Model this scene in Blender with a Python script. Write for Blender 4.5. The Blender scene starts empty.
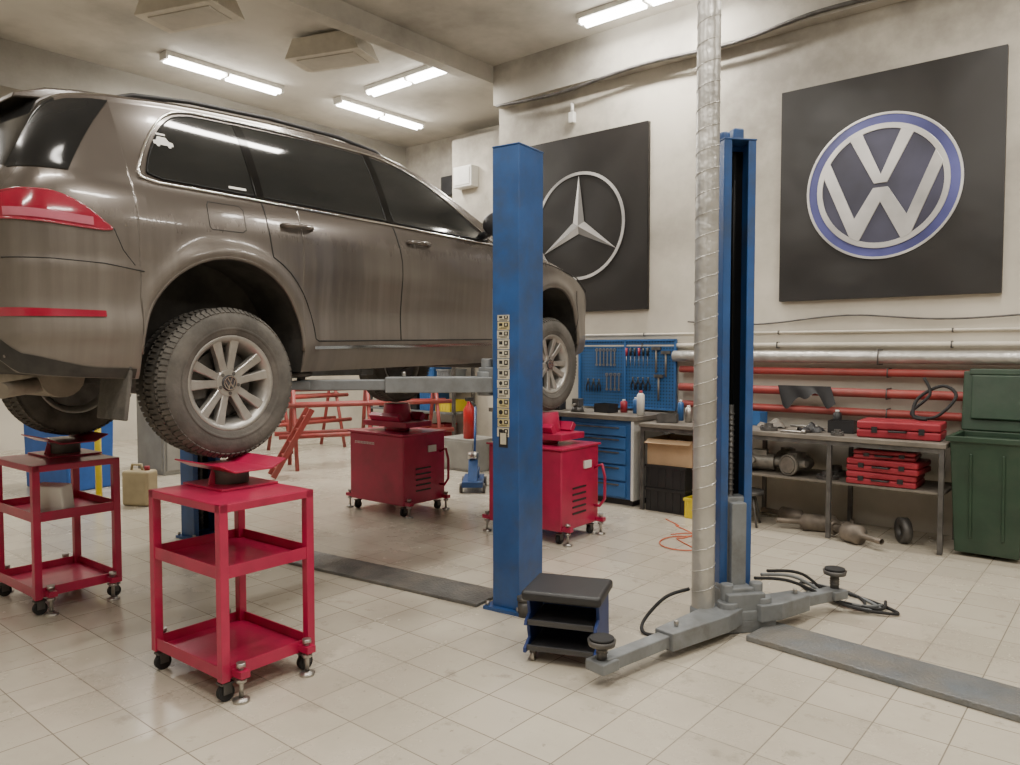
import bpy, bmesh, math, random
import numpy as np
from mathutils import Vector, Matrix
random.seed(4)
D=bpy.data; COL=bpy.context.scene.collection
pi=math.pi
def rad(a): return a*pi/180
# ------------------------------------------------------------ materials
def mat(name,col,rough=.5,metal=0,var=.12,scale=8,bump=0,coat=0,emit=0,dirt=None,damt=.5,dscale=3,bscale=None,spec=None,soot=None,dlo=.45):
    m=D.materials.new(name); m.use_nodes=True; nt=m.node_tree; b=nt.nodes['Principled BSDF']; L=nt.links
    tc=nt.nodes.new('ShaderNodeTexCoord'); n=nt.nodes.new('ShaderNodeTexNoise')
    n.inputs['Scale'].default_value=scale; n.inputs['Detail'].default_value=4
    L.new(tc.outputs['Object'],n.inputs['Vector'])
    r=nt.nodes.new('ShaderNodeValToRGB'); e=r.color_ramp.elements
    e[0].position=.3; e[1].position=.7
    e[0].color=tuple(c*(1-var) for c in col)+(1,); e[1].color=tuple(min(1,c*(1+var)) for c in col)+(1,)
    L.new(n.outputs['Fac'],r.inputs['Fac']); out=r.outputs['Color']
    if dirt:
        n2=nt.nodes.new('ShaderNodeTexNoise'); n2.inputs['Scale'].default_value=dscale; n2.inputs['Detail'].default_value=6; n2.inputs['Roughness'].default_value=.65
        L.new(tc.outputs['Object'],n2.inputs['Vector'])
        r2=nt.nodes.new('ShaderNodeValToRGB'); r2.color_ramp.elements[0].position=dlo; r2.color_ramp.elements[1].position=dlo+.3
        r2.color_ramp.elements[1].color=(damt,damt,damt,1)
        L.new(n2.outputs['Fac'],r2.inputs['Fac'])
        mx=nt.nodes.new('ShaderNodeMixRGB'); L.new(r2.outputs['Color'],mx.inputs['Fac']); L.new(out,mx.inputs['Color1']); mx.inputs['Color2'].default_value=tuple(dirt)+(1,)
        out=mx.outputs['Color']
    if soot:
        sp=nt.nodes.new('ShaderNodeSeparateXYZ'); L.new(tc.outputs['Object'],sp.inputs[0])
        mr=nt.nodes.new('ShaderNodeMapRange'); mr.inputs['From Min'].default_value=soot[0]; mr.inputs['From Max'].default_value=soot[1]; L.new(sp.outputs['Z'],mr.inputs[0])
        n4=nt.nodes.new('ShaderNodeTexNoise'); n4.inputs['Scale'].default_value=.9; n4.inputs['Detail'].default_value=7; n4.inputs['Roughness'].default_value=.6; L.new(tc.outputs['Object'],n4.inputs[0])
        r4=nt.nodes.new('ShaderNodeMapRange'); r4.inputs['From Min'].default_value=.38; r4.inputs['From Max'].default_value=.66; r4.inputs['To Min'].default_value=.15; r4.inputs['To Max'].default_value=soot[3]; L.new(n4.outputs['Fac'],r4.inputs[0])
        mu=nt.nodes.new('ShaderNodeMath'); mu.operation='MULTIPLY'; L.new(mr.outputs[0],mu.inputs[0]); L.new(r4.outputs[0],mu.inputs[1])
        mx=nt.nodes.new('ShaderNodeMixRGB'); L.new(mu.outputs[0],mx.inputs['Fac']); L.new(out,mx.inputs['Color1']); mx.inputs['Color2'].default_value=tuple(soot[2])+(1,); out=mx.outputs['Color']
    L.new(out,b.inputs['Base Color'])
    b.inputs['Roughness'].default_value=rough; b.inputs['Metallic'].default_value=metal
    if coat: b.inputs['Coat Weight'].default_value=coat; b.inputs['Coat Roughness'].default_value=.08
    if spec is not None: b.inputs['Specular IOR Level'].default_value=spec
    if emit:
        b.inputs['Emission Color'].default_value=tuple(col)+(1,); b.inputs['Emission Strength'].default_value=emit
    if bump:
        bp=nt.nodes.new('ShaderNodeBump'); bp.inputs['Strength'].default_value=bump; bp.inputs['Distance'].default_value=.02
        n3=nt.nodes.new('ShaderNodeTexNoise'); n3.inputs['Scale'].default_value=bscale or scale*3; L.new(tc.outputs['Object'],n3.inputs['Vector'])
        L.new(n3.outputs['Fac'],bp.inputs['Height']); L.new(bp.outputs['Normal'],b.inputs['Normal'])
    return m
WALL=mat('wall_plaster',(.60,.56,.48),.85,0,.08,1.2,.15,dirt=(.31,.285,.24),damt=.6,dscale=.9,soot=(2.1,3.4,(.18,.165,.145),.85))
CONC=mat('beam_concrete',(.40,.375,.33),.9,0,.2,1.5,.3,dirt=(.17,.16,.14),damt=.75,dscale=1.4)
CEIL=mat('ceiling_paint',(.54,.51,.45),.9,0,.14,.8,.15,dirt=(.25,.235,.205),damt=.85,dscale=.6,dlo=.42)
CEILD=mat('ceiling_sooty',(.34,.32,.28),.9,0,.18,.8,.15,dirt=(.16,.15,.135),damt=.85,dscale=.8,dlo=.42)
BLUE=mat('lift_blue',(.020,.080,.25),.42,0,.18,5,.05,coat=.1,dirt=(.045,.065,.11),damt=.8,dscale=4)
BLUE2=mat('cabinet_blue',(.03,.115,.31),.45,0,.12,6)
RED=mat('cart_red',(.42,.010,.065),.35,0,.12,6,.03,coat=.25,dirt=(.22,.015,.045),damt=.6,dscale=4)
RED2=mat('case_red',(.30,.02,.035),.45,0,.12,6)
REDP=mat('pipe_red',(.30,.045,.04),.5,0,.2,4,dirt=(.18,.11,.09),damt=.6)
GREYS=mat('arm_grey',(.20,.215,.225),.5,.2,.15,5,.1,dirt=(.10,.095,.09),damt=.8,dscale=6)
STEEL=mat('steel',(.45,.43,.40),.35,.9,.2,20)
DSTEEL=mat('dark_steel',(.12,.115,.11),.55,.6,.3,12,.1)
RUBBER=mat('rubber_black',(.015,.015,.016),.75,0,.3,20)
PLAST=mat('plastic_black',(.018,.018,.020),.45,0,.2,10)
PILL=mat('channel_black',(.006,.006,.006),.5,0,.2,10,spec=.15)
PGLOSS=mat('pillar_gloss_black',(.006,.006,.006),.06,0,.2,10,spec=.3)
TIRE=mat('tire_dusty',(.085,.079,.071),.92,0,.25,9,.2,dirt=(.19,.172,.15),damt=.6,dscale=5)
ALLOY=mat('alloy',(.40,.385,.36),.36,.6,.12,14,dirt=(.24,.22,.19),damt=.5,dscale=9)
CHROME=mat('chrome',(.75,.74,.72),.15,1,.05,10)
GLASS=mat('window_glass',(.012,.013,.013),.05,0,.2,3,coat=.2,spec=.4)
GLASSR=mat('rear_glass',(.014,.014,.014),.10,0,.2,3,spec=.22)
UNDER=mat('underbody',(.028,.026,.023),.85,0,.3,6,dirt=(.09,.08,.07),damt=.6)
LAMPR=mat('lamp_red',(.27,.007,.030),.15,0,.15,10,coat=1)
LAMPP=mat('lamp_pink',(.44,.12,.17),.12,0,.1,10,coat=1)
GAP=mat('panel_gap',(.012,.011,.010),.8)
FOIL=mat('duct_foil',(.52,.51,.48),.40,.7,.22,6,.5,bscale=14,dirt=(.25,.23,.21),damt=.6)
WHITE=mat('white_paint',(.68,.67,.63),.5,0,.08,6)
CREAM=mat('pipe_cream',(.58,.54,.46),.6,0,.12,5,dirt=(.36,.33,.28),damt=.6)
GREEN=mat('bin_green',(.020,.048,.027),.5,0,.2,5,.05,dirt=(.07,.08,.06),damt=.4)
CARD=mat('cardboard',(.44,.30,.18),.8,0,.12,5)
YELL=mat('plastic_yellow',(.70,.56,.03),.45,0,.1,6)
WOOD=mat('bench_top',(.17,.15,.125),.6,0,.3,4,.1,dirt=(.07,.06,.055),damt=.8)
POST=mat('poster_black',(.020,.018,.017),.36,0,.3,1.2,.5,bscale=2.2)
SILV=mat('poster_silver',(.50,.49,.48),.30,.3,.42,1.8)
LOGOB=mat('poster_blue',(.075,.08,.25),.35,0,.5,1.6)
PLATE=mat('floor_plate',(.15,.15,.145),.5,.4,.25,6,.4,bscale=60,dirt=(.22,.19,.15),damt=.8)
PLATEB=mat('floor_plate_blue',(.15,.17,.19),.45,.2,.25,5,.4,bscale=60,dirt=(.20,.185,.16),damt=.9,dscale=4,dlo=.34)
TUBE=mat('lamp_tube',(1,.97,.90),.4,0,0,1,emit=28)
STICK=mat('sticker_cream',(.52,.49,.38),.5,0,.15,25)
STICK2=mat('sticker_yellowed',(.50,.43,.22),.5,0,.15,25)
ORANGE=mat('cable_orange',(.55,.12,.05),.5)
TAN=mat('canister_tan',(.40,.33,.20),.5,0,.15,6)
def carpaint():
    m=D.materials.new('car_paint'); m.use_nodes=True; nt=m.node_tree; b=nt.nodes['Principled BSDF']; L=nt.links
    tc=nt.nodes.new('ShaderNodeTexCoord'); sep=nt.nodes.new('ShaderNodeSeparateXYZ'); L.new(tc.outputs['Object'],sep.inputs[0])
    def noise(sc,scale,det,ro):
        mp=nt.nodes.new('ShaderNodeMapping'); mp.inputs['Scale'].default_value=sc; L.new(tc.outputs['Object'],mp.inputs[0])
        n=nt.nodes.new('ShaderNodeTexNoise'); n.inputs['Scale'].default_value=scale; n.inputs['Detail'].default_value=det; n.inputs['Roughness'].default_value=ro; L.new(mp.outputs[0],n.inputs[0]); return n.outputs['Fac']
    def mth(op,a,b_,clamp=False):
        q=nt.nodes.new('ShaderNodeMath'); q.operation=op; q.use_clamp=clamp
        for i,v in enumerate((a,b_)):
            if isinstance(v,(int,float)): q.inputs[i].default_value=v
            else: L.new(v,q.inputs[i])
        return q.outputs[0]
    def rng(v,a,b_,c,d):
        q=nt.nodes.new('ShaderNodeMapRange'); q.inputs['From Min'].default_value=a; q.inputs['From Max'].default_value=b_; q.inputs['To Min'].default_value=c; q.inputs['To Max'].default_value=d; L.new(v,q.inputs[0]); return q.outputs[0]
    streak=rng(noise((2,12,.6),1.8,5,.55),.40,.70,0,1)
    cloud=rng(noise((1,1.2,1.2),2.0,7,.6),.35,.70,0,1)
    low=rng(sep.outputs['Z'],1.05,.30,0,1); mid=rng(sep.outputs['Z'],1.12,.75,0,1)
    d1=mth('MULTIPLY',mth('MULTIPLY',streak,mid),.26); d2=mth('MULTIPLY',mth('ADD',mth('MULTIPLY',cloud,.40),.55),mth('MULTIPLY',low,.8))
    dust=mth('ADD',mth('ADD',d1,d2),.03,True)
    mx=nt.nodes.new('ShaderNodeMixRGB'); L.new(dust,mx.inputs['Fac']); mx.inputs['Color1'].default_value=(.098,.083,.072,1); mx.inputs['Color2'].default_value=(.225,.203,.178,1)
    L.new(mx.outputs[0],b.inputs['Base Color'])
    L.new(rng(dust,0,1,.22,.7),b.inputs['Roughness'])
    L.new(rng(dust,0,.9,.7,.1),b.inputs['Coat Weight'])
    b.inputs['Metallic'].default_value=.45; b.inputs['Coat Roughness'].default_value=.07
    return m
PAINT=carpaint()
def floormat():
    m=D.materials.new('floor_tiles'); m.use_nodes=True; nt=m.node_tree; b=nt.nodes['Principled BSDF']; L=nt.links
    tc=nt.nodes.new('ShaderNodeTexCoord')
    br=nt.nodes.new('ShaderNodeTexBrick'); br.offset=0; br.squash=1
    br.inputs['Scale'].default_value=1; br.inputs['Brick Width'].default_value=.27; br.inputs['Row Height'].default_value=.27; br.inputs['Mortar Size'].default_value=.003; br.inputs['Mortar Smooth'].default_value=.3
    br.inputs['Color1'].default_value=(.58,.53,.435,1); br.inputs['Color2'].default_value=(.49,.445,.365,1); br.inputs['Mortar'].default_value=(.23,.20,.16,1)
    L.new(tc.outputs['Object'],br.inputs[0])
    def nz(sc,lo,hi,amt,det=8,ro=.7):
        n=nt.nodes.new('ShaderNodeTexNoise'); n.inputs['Scale'].default_value=sc; n.inputs['Detail'].default_value=det; n.inputs['Roughness'].default_value=ro; L.new(tc.outputs['Object'],n.inputs[0])
        r=nt.nodes.new('ShaderNodeValToRGB'); r.color_ramp.elements[0].position=lo; r.color_ramp.elements[1].position=hi; r.color_ramp.elements[1].color=(amt,amt,amt,1); L.new(n.outputs['Fac'],r.inputs[0]); return n,r
    out=br.outputs['Color']
    for sc,lo,hi,amt,c in((.9,.44,.74,.55,(.33,.29,.23,1)),(5.5,.58,.68,.5,(.22,.19,.15,1)),(26,.64,.70,.6,(.13,.11,.085,1))):
        n,r=nz(sc,lo,hi,amt)
        if sc==.9: n0=n
        mx=nt.nodes.new('ShaderNodeMixRGB'); L.new(r.outputs[0],mx.inputs[0]); L.new(out,mx.inputs[1]); mx.inputs[2].default_value=c; out=mx.outputs[0]
    L.new(out,b.inputs['Base Color'])
    rr=nt.nodes.new('ShaderNodeMapRange'); rr.inputs['From Min'].default_value=.3; rr.inputs['From Max'].default_value=.7; rr.inputs['To Min'].default_value=.12; rr.inputs['To Max'].default_value=.36; L.new(n0.outputs['Fac'],rr.inputs[0]); L.new(rr.outputs[0],b.inputs['Roughness'])
    bp=nt.nodes.new('ShaderNodeBump'); bp.inputs['Strength'].default_value=.25; bp.inputs['Distance'].default_value=.003; bp.invert=True; L.new(br.outputs['Fac'],bp.inputs['Height']); L.new(bp.outputs[0],b.inputs['Normal'])
    return m
FLOOR=floormat()
def pegmat():
    m=D.materials.new('pegboard_blue'); m.use_nodes=True; nt=m.node_tree; b=nt.nodes['Principled BSDF']; L=nt.links
    tc=nt.nodes.new('ShaderNodeTexCoord'); mp=nt.nodes.new('ShaderNodeMapping'); mp.inputs['Scale'].default_value=(30,30,30); L.new(tc.outputs['Object'],mp.inputs[0])
    fr=nt.nodes.new('ShaderNodeVectorMath'); fr.operation='FRACTION'; L.new(mp.outputs[0],fr.inputs[0])
    sp=nt.nodes.new('ShaderNodeSeparateXYZ'); L.new(fr.outputs[0],sp.inputs[0])
    cb=nt.nodes.new('ShaderNodeCombineXYZ'); L.new(sp.outputs[0],cb.inputs[0]); L.new(sp.outputs[2],cb.inputs[1])
    ds=nt.nodes.new('ShaderNodeVectorMath'); ds.operation='DISTANCE'; L.new(cb.outputs[0],ds.inputs[0]); ds.inputs[1].default_value=(.5,.5,0)
    lt=nt.nodes.new('ShaderNodeMath'); lt.operation='LESS_THAN'; lt.inputs[1].default_value=.24; L.new(ds.outputs['Value'],lt.inputs[0])
    mx=nt.nodes.new('ShaderNodeMixRGB'); L.new(lt.outputs[0],mx.inputs[0]); mx.inputs[1].default_value=(.022,.10,.27,1); mx.inputs[2].default_value=(.01,.03,.07,1)
    L.new(mx.outputs[0],b.inputs['Base Color']); b.inputs['Roughness'].default_value=.5
    return m
PEG=pegmat()
# ------------------------------------------------------------ mesh builder
class M:
    def __init__(s): s.v=[]; s.f=[]; s.mi=[]; s.sm=[]
    def add(s,vs,fs,mi=0,smooth=False):
        o=len(s.v); s.v+= [tuple(v) for v in vs]
        for f in fs: s.f.append(tuple(i+o for i in f)); s.mi.append(mi); s.sm.append(smooth)
        return s
    def box(s,c,d,mi=0,R=None,taper=1):
        hx,hy,hz=d[0]/2,d[1]/2,d[2]/2
        vs=[]
        for z,t in((-hz,1),(hz,taper)):
            for x,y in((-hx,-hy),(hx,-hy),(hx,hy),(-hx,hy)):
                p=Vector((x*t,y*t,z))
                if R is not None: p=R@p
                vs.append(p+Vector(c))
        return s.add(vs,[(3,2,1,0),(4,5,6,7),(0,1,5,4),(1,2,6,5),(2,3,7,6),(3,0,4,7)],mi)
    def cyl(s,p0,p1,r0,r1=None,n=16,mi=0,smooth=True):
        p0=Vector(p0);p1=Vector(p1); r1=r0 if r1 is None else r1
        a=(p1-p0).normalized(); u=a.orthogonal().normalized(); w=a.cross(u)
        vs=[]
        for p,r in((p0,r0),(p1,r1)):
            for i in range(n):
                t=2*pi*i/n; vs.append(p+u*(r*math.cos(t))+w*(r*math.sin(t)))
        s.add(vs,[(i,(i+1)%n,n+(i+1)%n,n+i) for i in range(n)],mi,smooth)
        o=len(s.v)-2*n
        s.f.append(tuple(o+i for i in reversed(range(n)))); s.mi.append(mi); s.sm.append(False)
        s.f.append(tuple(o+n+i for i in range(n))); s.mi.append(mi); s.sm.append(False)
        return s
    def tube(s,pts,r,n=8,mi=0,closed=False):
        P=[Vector(p) for p in pts]; N=len(P); vs=[]; pu=None
        for i,p in enumerate(P):
            if closed: a=(P[(i+1)%N]-P[i-1])
            else: a=(P[min(i+1,N-1)]-P[max(i-1,0)])
            a.normalize()
            u=a.orthogonal().normalized() if pu is None else (pu-a*pu.dot(a)).normalized()
            pu=u; w=a.cross(u)
            for k in range(n):
                t=2*pi*k/n; vs.append(p+u*(r*math.cos(t))+w*(r*math.sin(t)))
        fs=[]
        for i in range(N if closed else N-1):
            j=(i+1)%N
            for k in range(n): fs.append((i*n+k,i*n+(k+1)%n,j*n+(k+1)%n,j*n+k))
        if not closed: fs+=[tuple(reversed(range(n))),tuple((N-1)*n+k for k in range(n))]
        s.add(vs,fs,mi,True)
        return s
    def rev(s,prof,c=(0,0,0),axis='x',n=48,mi=0,closed=False,smooth=True):
        vs=[];m=len(prof)
        for i in range(n):
            t=2*pi*i/n; ca,sa=math.cos(t),math.sin(t)
            for a,r in prof:
                v={'x':(a,r*ca,r*sa),'y':(r*sa,a,r*ca),'z':(r*ca,r*sa,a)}[axis]
                vs.append((v[0]+c[0],v[1]+c[1],v[2]+c[2]))
        fs=[]
        for i in range(n):
            j=(i+1)%n
            for k in range(m if closed else m-1):
                l=(k+1)%m; fs.append((i*m+k,i*m+l,j*m+l,j*m+k))
        return s.add(vs,fs,mi,smooth)
    def sph(s,c,r,sc=(1,1,1),n=16,mi=0):
        prof=[(-math.cos(pi*i/10)*r*sc[2],max(1e-4,math.sin(pi*i/10)*r)) for i in range(11)]
        o=len(s.v); s.rev(prof,(0,0,0),'z',n,mi)
        for i in range(o,len(s.v)):
            v=s.v[i]; s.v[i]=(v[0]*sc[0]+c[0],v[1]*sc[1]+c[1],v[2]+c[2])
        return s
    def prism(s,poly,ax,a,b,mi=0,smooth=False):
        def P(u,v,w): return {'z':(u,v,w),'y':(u,w,v),'x':(w,u,v)}[ax]
        n=len(poly)
        vs=[P(u,v,a) for u,v in poly]+[P(u,v,b) for u,v in poly]
        return s.add(vs,[tuple(reversed(range(n))),tuple(range(n,2*n))]+[(i,(i+1)%n,n+(i+1)%n,n+i) for i in range(n)],mi,smooth)
    def obj(s,name,parent=None,mats=None,loc=(0,0,0),rot=(0,0,0),label=None,bevel=0,fix=True,seg=2):
        me=D.meshes.new(name); me.from_pydata(s.v,[],s.f)
        for m in (mats if isinstance(mats,(list,tuple)) else [mats]): me.materials.append(m)
        me.polygons.foreach_set('material_index',s.mi); me.polygons.foreach_set('use_smooth',s.sm); me.update()
        if fix:
            bm=bmesh.new(); bm.from_mesh(me); bmesh.ops.recalc_face_normals(bm,faces=bm.faces); bm.to_mesh(me); bm.free()
        o=D.objects.new(name,me); COL.objects.link(o); o.location=loc; o.rotation_euler=rot
        if parent is not None: o.parent=parent
        if label: o['label']=label
        if bevel:
            b=o.modifiers.new('bevel','BEVEL'); b.width=bevel; b.segments=seg; b.limit_method='ANGLE'; b.angle_limit=rad(50)
        return o
def tag(o,label,cat,group=None):
    o['label']=label; o['category']=cat
    if group: o['group']=group
    return o
def thing(name,label,cat,loc=(0,0,0),rz=0,group=None):
    e=D.objects.new(name,None); COL.objects.link(e); e.location=loc; e.rotation_euler=(0,0,rad(rz)); e.empty_display_size=.1
    return tag(e,label,cat,group)
def struct(o): o['kind']='structure'; return o
def copytree(root,loc,rz=None,label=None):
    def cp(o,par):
        c=o.copy(); COL.objects.link(c)
        if par is not None: c.parent=par
        for ch in list(o.children): cp(ch,c)
        return c
    c=cp(root,None); c.location=loc
    if rz is not None: c.rotation_euler=(0,0,rad(rz))
    if label: c['label']=label
    return c
# ------------------------------------------------------------ room
YW=6.95; XC=-6.0; HC=4.82
def wall(name,x0,x1,y0,y1,z0,z1,m): return struct(M().box(((x0+x1)/2,(y0+y1)/2,(z0+z1)/2),(x1-x0,y1-y0,z1-z0)).obj(name,None,m))
wall('floor',-13.2,4.2,-4.2,8.8,-.1,0,FLOOR)
wall('ceiling',-13.2,4.2,-4.2,8.8,HC,HC+.1,CEIL)
wall('wall_north',XC,4.2,YW,YW+.2,0,HC,WALL)
wall('wall_alcove_side',XC,XC+.2,YW+.2,8.6,0,HC,WALL)
wall('wall_alcove_back',-13,XC+.2,8.6,8.8,0,HC,WALL)
wall('wall_west',-13.2,-13,-4.2,8.8,0,HC,WALL)
wall('wall_east',4,4.2,-4.2,YW,0,HC,WALL)
wall('wall_south',-13,4,-4.2,-4,0,HC,WALL)
wall('trim_1',XC+.03,4,YW-.14,YW,4.36,HC,CONC)
wall('trim_2',-6.14,-5.97,-4,8.6,4.62,HC,CEIL)
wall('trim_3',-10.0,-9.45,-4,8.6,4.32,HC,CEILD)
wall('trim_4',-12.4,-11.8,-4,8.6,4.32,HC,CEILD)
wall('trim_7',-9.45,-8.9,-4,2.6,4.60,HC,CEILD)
wall('trim_5',-8.0,-7.0,8.2,8.6,0,4.6,WALL)
# ------------------------------------------------------------ posters
def poster(x0,x1,z0,z1,label,sd=0):
    o=M(); nx,nz=48,48; vs=[];fs=[]
    for j in range(nz+1):
        for i in range(nx+1):
            u=i/nx;v=j/nz; e=min(1,6*min(u,1-u,v,1-v))
            w=(.005*math.sin(5*u+3*v+sd)+.0035*math.sin(14*(u+v)+sd)*math.exp(-3*v)+.003*math.sin(11*(u-v)+2*sd))*e
            vs.append((x0+(x1-x0)*u,YW-.054+w,z0+(z1-z0)*v))
    for j in range(nz):
        for i in range(nx):
            a=j*(nx+1)+i; fs.append((a,a+1,a+nx+2,a+nx+1))
    o.add(vs,fs,0,True)
    o.box(((x0+x1)/2,YW-.023,(z0+z1)/2),(x1-x0,.038,z1-z0))
    ob=o.obj('banner',None,POST,fix=False); tag(ob,label,'poster'); return ob
pv=poster(-2.59,-.875,1.94,3.81,'square black fabric banner with a round blue and silver letter emblem')
pm=poster(-5.70,-3.955,1.92,3.83,'square black fabric banner with a silver three-pointed star in a ring',1.3)
def ring(m,cx,cz,r0,r1,y0,y1,mi=0,n=72):
    vs=[]
    for i in range(n):
        t=2*pi*i/n;c,s_=math.cos(t),math.sin(t)
        for r,y in((r0,y1),(r1,y1),(r1,y0),(r0,y0)): vs.append((cx+r*c,y,cz+r*s_))
    fs=[]
    for i in range(n):
        j=(i+1)%n
        for k in range(4): l=(k+1)%4; fs.append((i*4+k,i*4+l,j*4+l,j*4+k))
    return m.add(vs,fs,mi)
cx,cz,R=-1.745,2.865,.605
yf=YW-.060
m=M(); m.cyl((cx,yf+.008,cz),(cx,yf-.006,cz),R,n=80,mi=0,smooth=False)
ring(m,cx,cz,R*.965,R,yf,yf-.011,1); ring(m,cx,cz,R*.775,R*.85,yf,yf-.018,1)
m.cyl((cx,yf-.002,cz),(cx,yf-.007,cz),R*.785,n=80,mi=2,smooth=False)
V=[(-.41,.68),(-.255,.755),(0,.155),(.255,.755),(.41,.68),(.085,.04),(-.085,.04)]
Wp=[(-.765,.22),(-.67,.39),(-.335,-.42),(-.095,-.02),(.095,-.02),(.335,-.42),(.67,.39),(.765,.22),(.39,-.685),(.27,-.74),(0,-.215),(-.27,-.74),(-.39,-.685)]
for P in (V,Wp): m.prism([(cx+x*R*1.0,cz+z*R*1.0) for x,z in P],'y',yf-.020,yf-.003,1)
LOGOD=mat('poster_emblem_dark',(.05,.05,.085),.4,0,.5,1.6)
m.obj('emblem',pv,[LOGOB,SILV,LOGOD],label='silver letters inside a blue ring',bevel=.010,seg=2)
cx,cz,R=-4.80,2.85,.585
m=M(); ring(m,cx,cz,R*.945,R,yf,yf-.01,0)
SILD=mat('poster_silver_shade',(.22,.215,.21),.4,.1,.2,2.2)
for k in range(3):
    a=pi/2+k*2*pi/3
    tip=(cx+R*.95*math.cos(a),cz+R*.95*math.sin(a)); d=.085
    l=(cx+d*math.cos(a+pi/3),cz+d*math.sin(a+pi/3)); r_=(cx+d*math.cos(a-pi/3),cz+d*math.sin(a-pi/3))
    y0=yf-.006
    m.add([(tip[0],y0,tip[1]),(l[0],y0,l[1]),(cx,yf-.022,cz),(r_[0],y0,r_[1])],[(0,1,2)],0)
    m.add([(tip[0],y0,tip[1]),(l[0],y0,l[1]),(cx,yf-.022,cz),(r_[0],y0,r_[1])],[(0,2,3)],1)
m.obj('emblem',pm,[SILV,SILD],label='silver three-pointed star in a ring',fix=False)
# ------------------------------------------------------------ CAR
class P3:
    def __init__(s,tab):
        x=np.array([t[0] for t in tab],float); y=np.array([t[1] for t in tab],float)
        h=np.diff(x); d=np.diff(y)/h; m_=np.zeros(len(x)); m_[0]=d[0]; m_[-1]=d[-1]
        for i in range(1,len(x)-1):
            if d[i-1]*d[i]>0: m_[i]=2*d[i-1]*d[i]/(d[i-1]+d[i])
        s.x,s.y,s.m=x,y,m_
    def __call__(s,q):
        q=min(max(q,s.x[0]),s.x[-1]); i=int(min(max(np.searchsorted(s.x,q)-1,0),len(s.x)-2))
        h=s.x[i+1]-s.x[i]; t=(q-s.x[i])/h
        return float((1+2*t)*(1-t)**2*s.y[i]+t*(1-t)**2*h*s.m[i]+t*t*(3-2*t)*s.y[i+1]+t*t*(t-1)*h*s.m[i+1])
ztop=P3([(-.96,.86),(-.955,.97),(-.948,1.05),(-.935,1.10),(-.915,1.14),(-.89,1.18),(-.84,1.28),(-.785,1.385),(-.73,1.475),(-.67,1.54),(-.59,1.585),(-.48,1.61),(-.35,1.63),(-.15,1.655),(.2,1.68),(.8,1.70),(1.2,1.685),(1.5,1.625),(1.8,1.49),(2.1,1.32),(2.35,1.19),(2.5,1.15),(2.9,1.09),(3.3,1.0),(3.6,.87),(3.75,.74),(3.84,.58)])
crown=P3([(-.96,.03),(-.90,.03),(-.8,.04),(-.65,.055),(-.4,.075),(1.4,.075),(2.3,.05),(3,.10),(3.84,.14)])
gw=P3([(.20,.86),(.30,.915),(.42,.943),(.55,.940),(.7,.955),(.84,.970),(.95,.966),(1.05,.948),(1.12,.925),(1.18,.893),(1.3,.845),(1.45,.775),(1.58,.70),(1.70,.63)])
pw=P3([(-.96,.74),(-.955,.77),(-.945,.81),(-.92,.86),(-.88,.90),(-.8,.94),(-.6,.98),(-.3,.997),(0,1),(2.9,1),(3.2,.98),(3.45,.94),(3.65,.86),(3.8,.72),(3.84,.6)])
WB=2.90; AR=.45; AZ=.385
zbase=P3([(-.96,.37),(-.9,.30),(-.5,.26),(-.3,.25),(2.4,.25),(3.3,.27),(3.7,.32),(3.84,.40)])
def zbot(s):
    for c in(0,WB):
        if abs(s-c)<AR: return AZ+math.sqrt(max(0,AR*AR-(s-c)**2))
    return zbase(s)
def sstep(a,b,x):
    t=min(1,max(0,(x-a)/(b-a))); return t*t*(3-2*t)
def W(s,z):
    w=gw(z)*pw(s)
    for c in(0,WB):
        r=math.hypot(s-c,z-AZ)
        if z>AZ-.25: w+=.022*math.exp(-((r-AR-.02)/.05)**2)
    if s<-.3 and z<.90:
        u=min(1,(-.3-s)/.3)
        w+=u*(.014*sstep(.80,.74,z)+.016*sstep(.62,.50,z)-.022*sstep(.47,.40,z))
    if s<-.45 and z>.85:
        u=min(1,(-.45-s)/.2); w-=.085*u*math.exp(-max(0,ztop(s)-crown(s)-z)/.075)*min(1,(z-.85)/.25)
    return w
ss=set(np.round(np.arange(-.92,3.80,.04),4))
for v in list(np.linspace(-.96,-.90,22))+list(np.linspace(-.89,-.5,24))+[-.885,-.645,-.46,3.81,3.82,3.83,3.84,1.2,2.22]: ss.add(round(float(v),4))
for c in(0,WB):
    for k in range(33): ss.add(round(c-AR*math.cos(pi*k/32),4))
    ss.add(c-AR-.003); ss.add(c+AR+.003)
ss=sorted(ss); ss=[s_ for i,s_ in enumerate(ss) if i==0 or s_-ss[i-1]>.0015]
NZ=52; NA=16
rings=[]
for s_ in ss:
    zt=ztop(s_); zr=zt-crown(s_); zb=min(zbot(s_),zr-.02)
    col=[(W(s_,zb+(zr-zb)*i/NZ),zb+(zr-zb)*i/NZ) for i in range(NZ+1)]
    Wr=col[-1][0]
    for k in range(1,NA+1):
        a=pi/2*k/NA; col.append((Wr*max(0,math.cos(a))**.72,zr+(zt-zr)*math.sin(a)**.8))
    rings.append(col)
full=[]
for s_,col in zip(ss,rings):
    full.append([(w,s_,z) for w,z in col]+[(-w,s_,z) for w,z in reversed(col[:-1])])
n=len(full[0]); A=np.array(full)
du=np.gradient(A,axis=0); dv=np.gradient(A,axis=1)
Nn=np.cross(dv,du); Nn/= (np.linalg.norm(Nn,axis=2,keepdims=True)+1e-9)
if Nn[60,10,0]<0: Nn=-Nn
car=thing('car','dusty grey-brown metallic SUV raised on the blue two-post lift','car',(-4.45,1.96,1.12),3.4)
car.rotation_euler=(rad(1.0),0,rad(3.4))
parts={}
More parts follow.
